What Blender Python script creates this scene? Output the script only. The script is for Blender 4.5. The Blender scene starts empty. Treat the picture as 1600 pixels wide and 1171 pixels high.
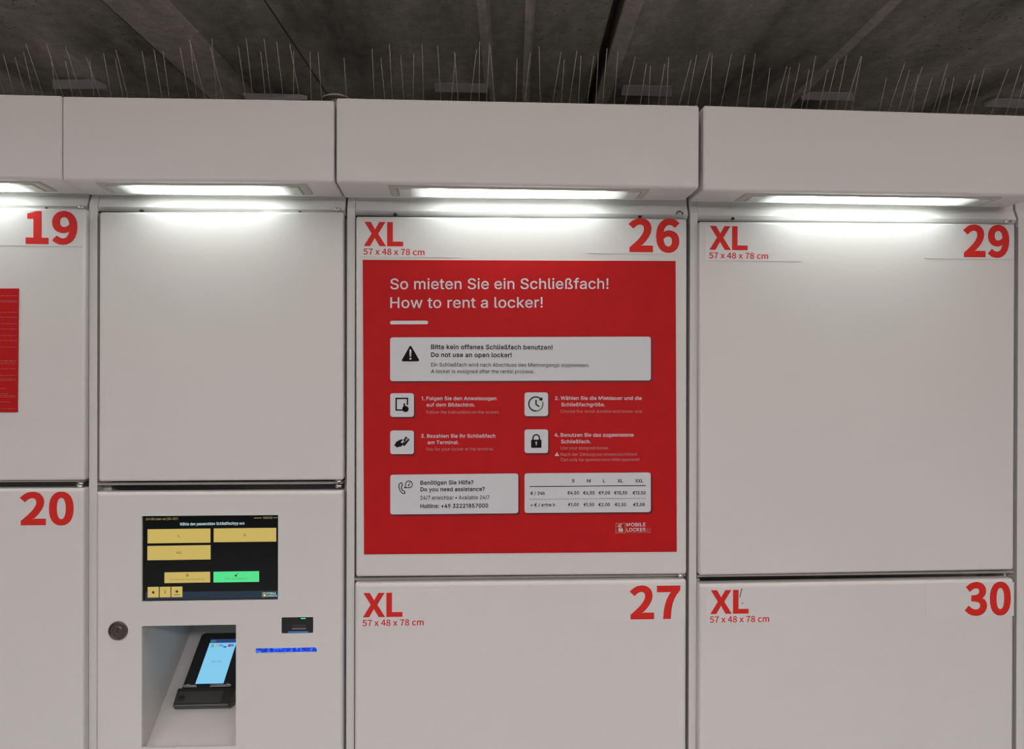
import bpy, bmesh, math, random
from mathutils import Vector, Matrix
from mathutils.geometry import tessellate_polygon
random.seed(7)
SC = bpy.context.scene
COL = SC.collection
R = math.radians

# ------------------------------------------------------------------ camera
FPX = 1158.0                       # focal length in pixels of the 1600x1171 frame
YAW, PITCH, ROLL = R(3.08), R(-0.167), R(0.15)
CAM = Vector((0.0, -1.2, 1.55))
_F = Vector((math.sin(YAW)*math.cos(PITCH), math.cos(YAW)*math.cos(PITCH), math.sin(PITCH)))
_r = Vector((math.cos(YAW), -math.sin(YAW), 0))
_u = _r.cross(_F)
_R = _r*math.cos(ROLL) + _u*math.sin(ROLL)
_U = _u*math.cos(ROLL) - _r*math.sin(ROLL)
cd = bpy.data.cameras.new('camera'); cam = bpy.data.objects.new('camera', cd); COL.objects.link(cam)
cd.sensor_width = 36.0; cd.lens = FPX/1600*36; cd.clip_start = 0.02
cam.matrix_world = Matrix(((_R.x, _U.x, -_F.x, CAM.x), (_R.y, _U.y, -_F.y, CAM.y), (_R.z, _U.z, -_F.z, CAM.z), (0, 0, 0, 1)))
SC.camera = cam

# ------------------------------------------------------------------ world, station light, exposure
SC.view_settings.view_transform = 'Standard'; SC.view_settings.look = 'None'
SC.view_settings.gamma = 1.0; SC.view_settings.use_curve_mapping = False
SC.view_settings.exposure = 0.15
SC.cycles.use_denoising = True
SC.cycles.max_bounces = 8; SC.cycles.filter_width = 1.1
w = bpy.data.worlds.new('station_hall'); SC.world = w; w.use_nodes = True
w.node_tree.nodes['Background'].inputs[0].default_value = (1.0, 0.955, 0.94, 1)
w.node_tree.nodes['Background'].inputs[1].default_value = AMBIENT = 0.05
def area(name, loc, sx, sy, power, color, rot=(0, 0, 0)):
    d = bpy.data.lights.new(name, 'AREA'); d.shape = 'RECTANGLE'; d.size = sx; d.size_y = sy
    d.energy = power; d.color = color
    o = bpy.data.objects.new(name, d); COL.objects.link(o); o.location = loc; o.rotation_euler = rot
    return o
# rows of station ceiling lamps behind the photographer
area('station_lamp_row_near', (0.0, -2.3, 2.12), 5.0, 0.35, 80, (1.0, 0.96, 0.955))
area('station_lamp_row_far', (0.0, -4.6, 2.10), 6.0, 0.35, 34, (1.0, 0.96, 0.95))

# added light with no fixture, aimed up to brighten the ceiling slabs
area('station_lamp_uplight', (0.0, -0.66, 2.20), 7.0, 0.2, 37, (1.0, 0.965, 0.95), (math.pi-R(17), 0, 0))

# ------------------------------------------------------------------ helpers
def ray(px, py):
    return (_F + _R*((px-800.0)/FPX) + _U*((585.5-py)/FPX))
def at(px, py, Y=0.0):             # the point of the vertical plane y = Y seen at that pixel
    d = ray(px, py); return CAM + d*((Y-CAM.y)/d.y)
def at_z(px, py, Z):               # the point of the level plane z = Z
    d = ray(px, py); return CAM + d*((Z-CAM.z)/d.z)
def at_plane(px, py, p, n):
    d = ray(px, py); return CAM + d*((p-CAM).dot(n)/d.dot(n))

class MB:
    """Collects faces of one mesh."""
    def __init__(s): s.v = []; s.f = []; s.m = []; s.sm = []
    def face(s, pts, mi=0, smooth=False):
        b = len(s.v); s.v += [tuple(p) for p in pts]; s.f.append(tuple(range(b, b+len(pts)))); s.m.append(mi); s.sm.append(smooth)
    def mesh(s, verts, faces, mi=0, smooth=False):
        b = len(s.v); s.v += [tuple(p) for p in verts]
        for f in faces: s.f.append(tuple(b+i for i in f)); s.m.append(mi); s.sm.append(smooth)
    def box(s, a, b, mi=0):
        x0, y0, z0 = a; x1, y1, z1 = b
        s.mesh([(x0,y0,z0),(x1,y0,z0),(x1,y1,z0),(x0,y1,z0),(x0,y0,z1),(x1,y0,z1),(x1,y1,z1),(x0,y1,z1)],
               [(0,3,2,1),(4,5,6,7),(0,1,5,4),(1,2,6,5),(2,3,7,6),(3,0,4,7)], mi)
    def loft(s, rings, mi=0, cap0=True, cap1=True, closed=True, smooth=False):
        b = len(s.v); n = len(rings[0])
        for r in rings: s.v += [tuple(p) for p in r]
        for k in range(len(rings)-1):
            for i in range(n if closed else n-1):
                j = (i+1) % n
                s.f.append((b+k*n+i, b+k*n+j, b+(k+1)*n+j, b+(k+1)*n+i)); s.m.append(mi); s.sm.append(smooth)
        if cap0: s.f.append(tuple(b+i for i in range(n))[::-1]); s.m.append(mi); s.sm.append(False)
        if cap1: s.f.append(tuple(b+(len(rings)-1)*n+i for i in range(n))); s.m.append(mi); s.sm.append(False)
    def extrude_x(s, prof, x0, x1, mi=0):     # closed profile of (y, z), from x0 to x1
        s.loft([[(x0, y, z) for y, z in prof], [(x1, y, z) for y, z in prof]], mi)
    def tube(s, pts, r, n=6, mi=0, r1=None):
        pts = [Vector(p) for p in pts]; rings = []
        for k, p in enumerate(pts):
            t = (pts[min(k+1, len(pts)-1)]-pts[max(k-1, 0)]).normalized()
            a = t.orthogonal().normalized(); b = t.cross(a)
            rr = r if r1 is None else r+(r1-r)*k/(len(pts)-1)
            rings.append([p+(a*math.cos(2*math.pi*i/n)+b*math.sin(2*math.pi*i/n))*rr for i in range(n)])
        s.loft(rings, mi, smooth=True)
    def lathe(s, c, prof, n=32, mi=0, axis='y'):   # prof of (radius, offset along the axis)
        rings = []
        for r, h in prof:
            ring = []
            for i in range(n):
                a = 2*math.pi*i/n; p, q = r*math.cos(a), r*math.sin(a)
                ring.append((c[0]+p, c[1]+h, c[2]+q) if axis == 'y' else (c[0]+p, c[1]+q, c[2]+h))
            rings.append(ring)
        s.loft(rings, mi)
    # prints: flat shapes given in pixels on the plane y = Y
    def ppoly(s, pts, Y, mi=0):
        s.face([at(x, y, Y) for x, y in pts], mi)
    def pline(s, pts, wd, Y, mi=0, closed=False):
        pts = [Vector((x, y)) for x, y in pts]; n = len(pts)
        L = []; Q = []
        for i, p in enumerate(pts):
            a = pts[i-1] if (i or closed) else None; b = pts[(i+1) % n] if (i < n-1 or closed) else None
            d1 = (p-a).normalized() if a is not None else None; d2 = (b-p).normalized() if b is not None else None
            if d1 is None: d1 = d2
            if d2 is None: d2 = d1
            t = d1+d2
            t = t.normalized() if t.length > 1e-6 else d1
            nn = Vector((-t.y, t.x)); m = 1/max(.35, nn.dot(Vector((-d1.y, d1.x))))
            L.append(p+nn*wd/2*m); Q.append(p-nn*wd/2*m)
        for i in range(n if closed else n-1):
            j = (i+1) % n
            s.ppoly([L[i], L[j], Q[j], Q[i]], Y, mi)
    def pdisc(s, cx, cy, r, Y, mi=0, n=28, ry=None):
        ry = ry or r
        s.ppoly([(cx+r*math.cos(2*math.pi*i/n), cy+ry*math.sin(2*math.pi*i/n)) for i in range(n)], Y, mi)
    def parc(s, cx, cy, r, a0, a1, wd, Y, mi=0, n=24):
        s.pline([(cx+r*math.cos(R(a0+(a1-a0)*i/n)), cy+r*math.sin(R(a0+(a1-a0)*i/n))) for i in range(n+1)], wd, Y, mi)
    def build(s, name, mats, parent=None, origin=None, smooth=False):
        if not isinstance(mats, (list, tuple)): mats = [mats]
        o0 = Vector(origin) if origin is not None else (root_loc(parent) if parent else Vector((0, 0, 0)))
        me = bpy.data.meshes.new(name)
        me.from_pydata([(v[0]-o0.x, v[1]-o0.y, v[2]-o0.z) for v in s.v], [], s.f)
        for m in mats: me.materials.append(m)
        for p, mi, sm in zip(me.polygons, s.m, s.sm): p.material_index = mi; p.use_smooth = sm or smooth
        bm = bmesh.new(); bm.from_mesh(me)
        bmesh.ops.remove_doubles(bm, verts=bm.verts, dist=1e-6)
        bmesh.ops.recalc_face_normals(bm, faces=bm.faces)
        bm.to_mesh(me); bm.free()
        o = bpy.data.objects.new(name, me); COL.objects.link(o)
        if parent: o.parent = parent
        else: o.location = o0
        return o
def root_loc(o):
    while o.parent: o = o.parent
    return Vector(o.location)
def tag(o, label=None, cat=None, group=None, kind=None):
    for k, v in (('label', label), ('category', cat), ('group', group), ('kind', kind)):
        if v: o[k] = v
    return o
def empty(name, loc, label, cat, group=None):
    o = bpy.data.objects.new(name, None); COL.objects.link(o); o.location = loc; o.empty_display_size = .05
    return tag(o, label, cat, group)

def rquad(q, inset=0.0, r=0.0, n=5):
    """Corner points (x, z) in order, moved in by inset, corners rounded by r."""
    q = [Vector(p) for p in q]; c = sum(q, Vector((0, 0)))/4; E = []
    for i in range(4):
        a, b = q[i], q[(i+1) % 4]; d = (b-a).normalized(); nn = Vector((-d.y, d.x))
        if (c-a).dot(nn) < 0: nn = -nn
        E.append((a+nn*inset, d))
    pts = []
    for i in range(4):
        (p, d), (p2, d2) = E[i-1], E[i]
        t = ((p2-p).x*d2.y-(p2-p).y*d2.x)/(d.x*d2.y-d.y*d2.x); k = p+d*t
        if r <= 0: pts += [k]*1; continue
        for j in range(n+1):
            u = j/n; a, b = k-d*r, k+d2*r
            pts.append(a*(1-u)**2+k*2*u*(1-u)+b*u*u)
    return pts
def slab(m, q, y0, y1, bev, r=0.003, mi=0, back_open=False):
    """A sheet-metal door: front at y0 with rounded front edge of radius bev, back at y1."""
    rings = []
    for k in range(5):
        a = math.pi/2*k/4; ins = bev*(1-math.sin(a)); y = y0+bev*(1-math.cos(a))
        rings.append((ins, y))
    rg = [[(p.x, y, p.y) for p in rquad(q, ins, max(r, ins and r))] for ins, y in rings]
    rg.append([(p.x, y1, p.y) for p in rquad(q, 0, r)])
    b = len(m.v)
    m.loft(rg, mi, cap0=True, cap1=not back_open)
    for i in range(len(m.f)): pass
def pxquad(tl, tr, br, bl, Y=0.0):
    return [(p.x, p.z) for p in (at(*tl, Y), at(*tr, Y), at(*br, Y), at(*bl, Y))]

# ------------------------------------------------------------------ materials
def mat(name, color, rough=0.5, metal=0.0, noise=0.0, nscale=8.0, bump=0.0, bscale=400.0, emit=None, estr=0.0, coat=0.0, spec=0.5):
    m = bpy.data.materials.new(name); m.use_nodes = True; nt = m.node_tree; b = nt.nodes['Principled BSDF']
    b.inputs['Base Color'].default_value = (*color, 1); b.inputs['Roughness'].default_value = rough
    b.inputs['Metallic'].default_value = metal; b.inputs['Specular IOR Level'].default_value = spec
    if coat: b.inputs['Coat Weight'].default_value = coat; b.inputs['Coat Roughness'].default_value = 0.05
    tc = nt.nodes.new('ShaderNodeTexCoord')
    if noise:
        n = nt.nodes.new('ShaderNodeTexNoise'); n.inputs['Scale'].default_value = nscale; n.inputs['Detail'].default_value = 4
        nt.links.new(tc.outputs['Object'], n.inputs['Vector'])
        r = nt.nodes.new('ShaderNodeValToRGB'); r.color_ramp.elements[0].position = .3; r.color_ramp.elements[1].position = .7
        r.color_ramp.elements[0].color = (*[c*(1-noise) for c in color], 1); r.color_ramp.elements[1].color = (*[min(1, c*(1+noise)) for c in color], 1)
        nt.links.new(n.outputs['Fac'], r.inputs['Fac']); nt.links.new(r.outputs['Color'], b.inputs['Base Color'])
    if bump:
        n = nt.nodes.new('ShaderNodeTexNoise'); n.inputs['Scale'].default_value = bscale; n.inputs['Detail'].default_value = 3
        nt.links.new(tc.outputs['Object'], n.inputs['Vector'])
        bp = nt.nodes.new('ShaderNodeBump'); bp.inputs['Strength'].default_value = bump; bp.inputs['Distance'].default_value = .0006
        nt.links.new(n.outputs['Fac'], bp.inputs['Height']); nt.links.new(bp.outputs['Normal'], b.inputs['Normal'])
    if emit: b.inputs['Emission Color'].default_value = (*emit, 1); b.inputs['Emission Strength'].default_value = estr
    return m
PAINT = mat('white_powder_coat', (.70, .69, .68), .42, noise=.015, nscale=5, bump=.25, bscale=900)
HOODP = mat('hood_powder_coat', (.75, .735, .74), .5, noise=.015, nscale=4, bump=.25, bscale=900)
DARKTOP = mat('dusty_top_sheet', (.05, .05, .048), .9, noise=.2, nscale=12)  # kept dark so the unseen cabinet tops bounce little light up
EDGE = mat('steel_rail', (.45, .425, .40), .45, metal=.2, noise=.05, nscale=30)
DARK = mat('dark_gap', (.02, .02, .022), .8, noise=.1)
PIN = mat('bright_steel', (.75, .73, .70), .22, metal=1.0, noise=.05)
FILM = mat('sticker_film', (.71, .70, .705), .38, noise=.01, bump=.1)
RED = mat('red_print', (.70, .027, .021), .5, noise=.03, nscale=40, spec=.2)
POSTER = mat('poster_red', (.52, .0085, .011), .55, noise=.05, nscale=30, bump=.1, spec=.18)
POSTERD = mat('poster_dark_red_print', (.15, .003, .008), .42, noise=.04, nscale=30)
PWHITE = mat('poster_pale_print', (.67, .68, .72), .42, noise=.01)
PBLACK = mat('poster_black_print', (.010, .009, .011), .6, noise=.02, spec=.1)
PFAINT = mat('poster_faint_print', (.50, .26, .27), .45, noise=.02)
PORANGE = mat('poster_orange_print', (.50, .16, .07), .45, noise=.02)

# ------------------------------------------------------------------ lettering (letter outlines, one line per character)
GL = {}
def load_glyphs():
    for line in GLYPHS.strip('\n').split('\n'):
        hd, body = line[2:].split('|', 1)
        cs = [[tuple(map(float, p.split(','))) for p in c.split(' ')] for c in body.split(';')] if body else []
        GL[line[0], line[1]] = (float(hd), cs)
def area2(c): return sum(c[i-1][0]*c[i][1]-c[i][0]*c[i-1][1] for i in range(len(c)))/2
def inside(p, c):
    k = False
    for i in range(len(c)):
        (x0, y0), (x1, y1) = c[i-1], c[i]
        if (y0 > p[1]) != (y1 > p[1]) and p[0] < (x1-x0)*(p[1]-y0)/(y1-y0)+x0: k = not k
    return k
def merge_near(c, d=9.0):
    out = []
    for p in c:
        if out and abs(p[0]-out[-1][0])+abs(p[1]-out[-1][1]) < d: out[-1] = ((p[0]+out[-1][0])/2, (p[1]+out[-1][1])/2)
        else: out.append(p)
    if len(out) > 3 and abs(out[0][0]-out[-1][0])+abs(out[0][1]-out[-1][1]) < d: out.pop()
    return out
_cache = {}
def glyph(font, ch, wt):
    """Triangles of one letter, its strokes grown by wt units on each side."""
    key = (font, ch, wt)
    if key in _cache: return _cache[key]
    adv, cs = GL[font, ch]; out = []; V = []; T = []
    cs = [merge_near(c) for c in cs]
    sg = max((area2(c) for c in cs), key=abs) if cs else 1
    depth = [area2(c)*sg < 0 for c in cs]                # holes run the other way round
    for c, hole in zip(cs, depth):
        s = 1 if area2(c) > 0 else -1
        if hole: s = -s
        c2 = []; n = len(c)
        for i in range(n):
            a, p, b = Vector(c[i-1]), Vector(c[i]), Vector(c[(i+1) % n])
            d1, d2 = (p-a), (b-p)
            if d1.length < 1e-6 or d2.length < 1e-6: continue
            d1.normalize(); d2.normalize()
            n1, n2 = Vector((d1.y, -d1.x))*s, Vector((d2.y, -d2.x))*s
            nn = n1+n2
            if nn.length < 1e-3: nn = n1.copy()
            nn.normalize(); mlen = 1/max(.5, nn.dot(n1))
            c2.append(p+nn*wt*mlen)
        o2 = [Vector(p) for p in c]
        if len(o2) == len(c2):
            for _ in range(12):                          # close up edges that the growing has turned over
                bad = [i for i in range(len(c2)) if len(c2) > 6 and (c2[(i+1) % len(c2)]-c2[i]).dot(o2[(i+1) % len(c2)]-o2[i]) < 0]
                if not bad: break
                i = bad[0]; j = (i+1) % len(c2)
                c2[i] = (c2[i]+c2[j])/2; o2[i] = (o2[i]+o2[j])/2; del c2[j], o2[j]
        out.append((c2, hole, c))
    for c2, hole, c in out:
        if hole: continue
        loops = [c2]+[h2 for h2, hh, h in out if hh and inside(h[0], c)]
        tri = tessellate_polygon([[Vector((p.x, p.y, 0)) for p in l] for l in loops])
        lay = len(V) and 1+max(v[1] for v in V); b = len(V); V += [(p, lay) for l in loops for p in l]
        T += [tuple(b+i for i in t) for t in tri]
    _cache[key] = (adv, V, T); return _cache[key]
def write(m, body, x0, x1, base, top, Y, font='I', wt=0.0, mi=0, base1=None, track=0.0, flat=None):
    """Letters set between pixels x0..x1 of the plane y = Y, standing on pixel row base, capitals up to pixel row top."""
    x = 0; parts = []
    for ch in body:
        adv, V, T = glyph(font, ch, wt)
        parts.append((x, V, T)); x += adv+1.3*wt+track
    xs = [px+v.x for px, V, T in parts for v, k in V]; lo, hi = min(xs), max(xs)
    if flat:
        P0, P1, H = flat
    else:
        P0 = at(x0, base, Y); P1 = at(x1, base if base1 is None else base1, Y); H = at((x0+x1)/2, top, Y)-at((x0+x1)/2, base, Y)
        H = Vector((0, 0, H.z))
        if base1 is None: zz = (P0.z+P1.z)/2; P0.z = P1.z = zz
    D = (P1-P0)/(hi-lo); U = H/(700+2*wt)
    for px, V, T in parts:
        m.mesh([P0+D*(px+v.x-lo)+U*(v.y+wt)+Vector((0, -.00004*k, 0)) for v, k in V], T, mi)   # overlapping strokes lie one on the other
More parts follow.
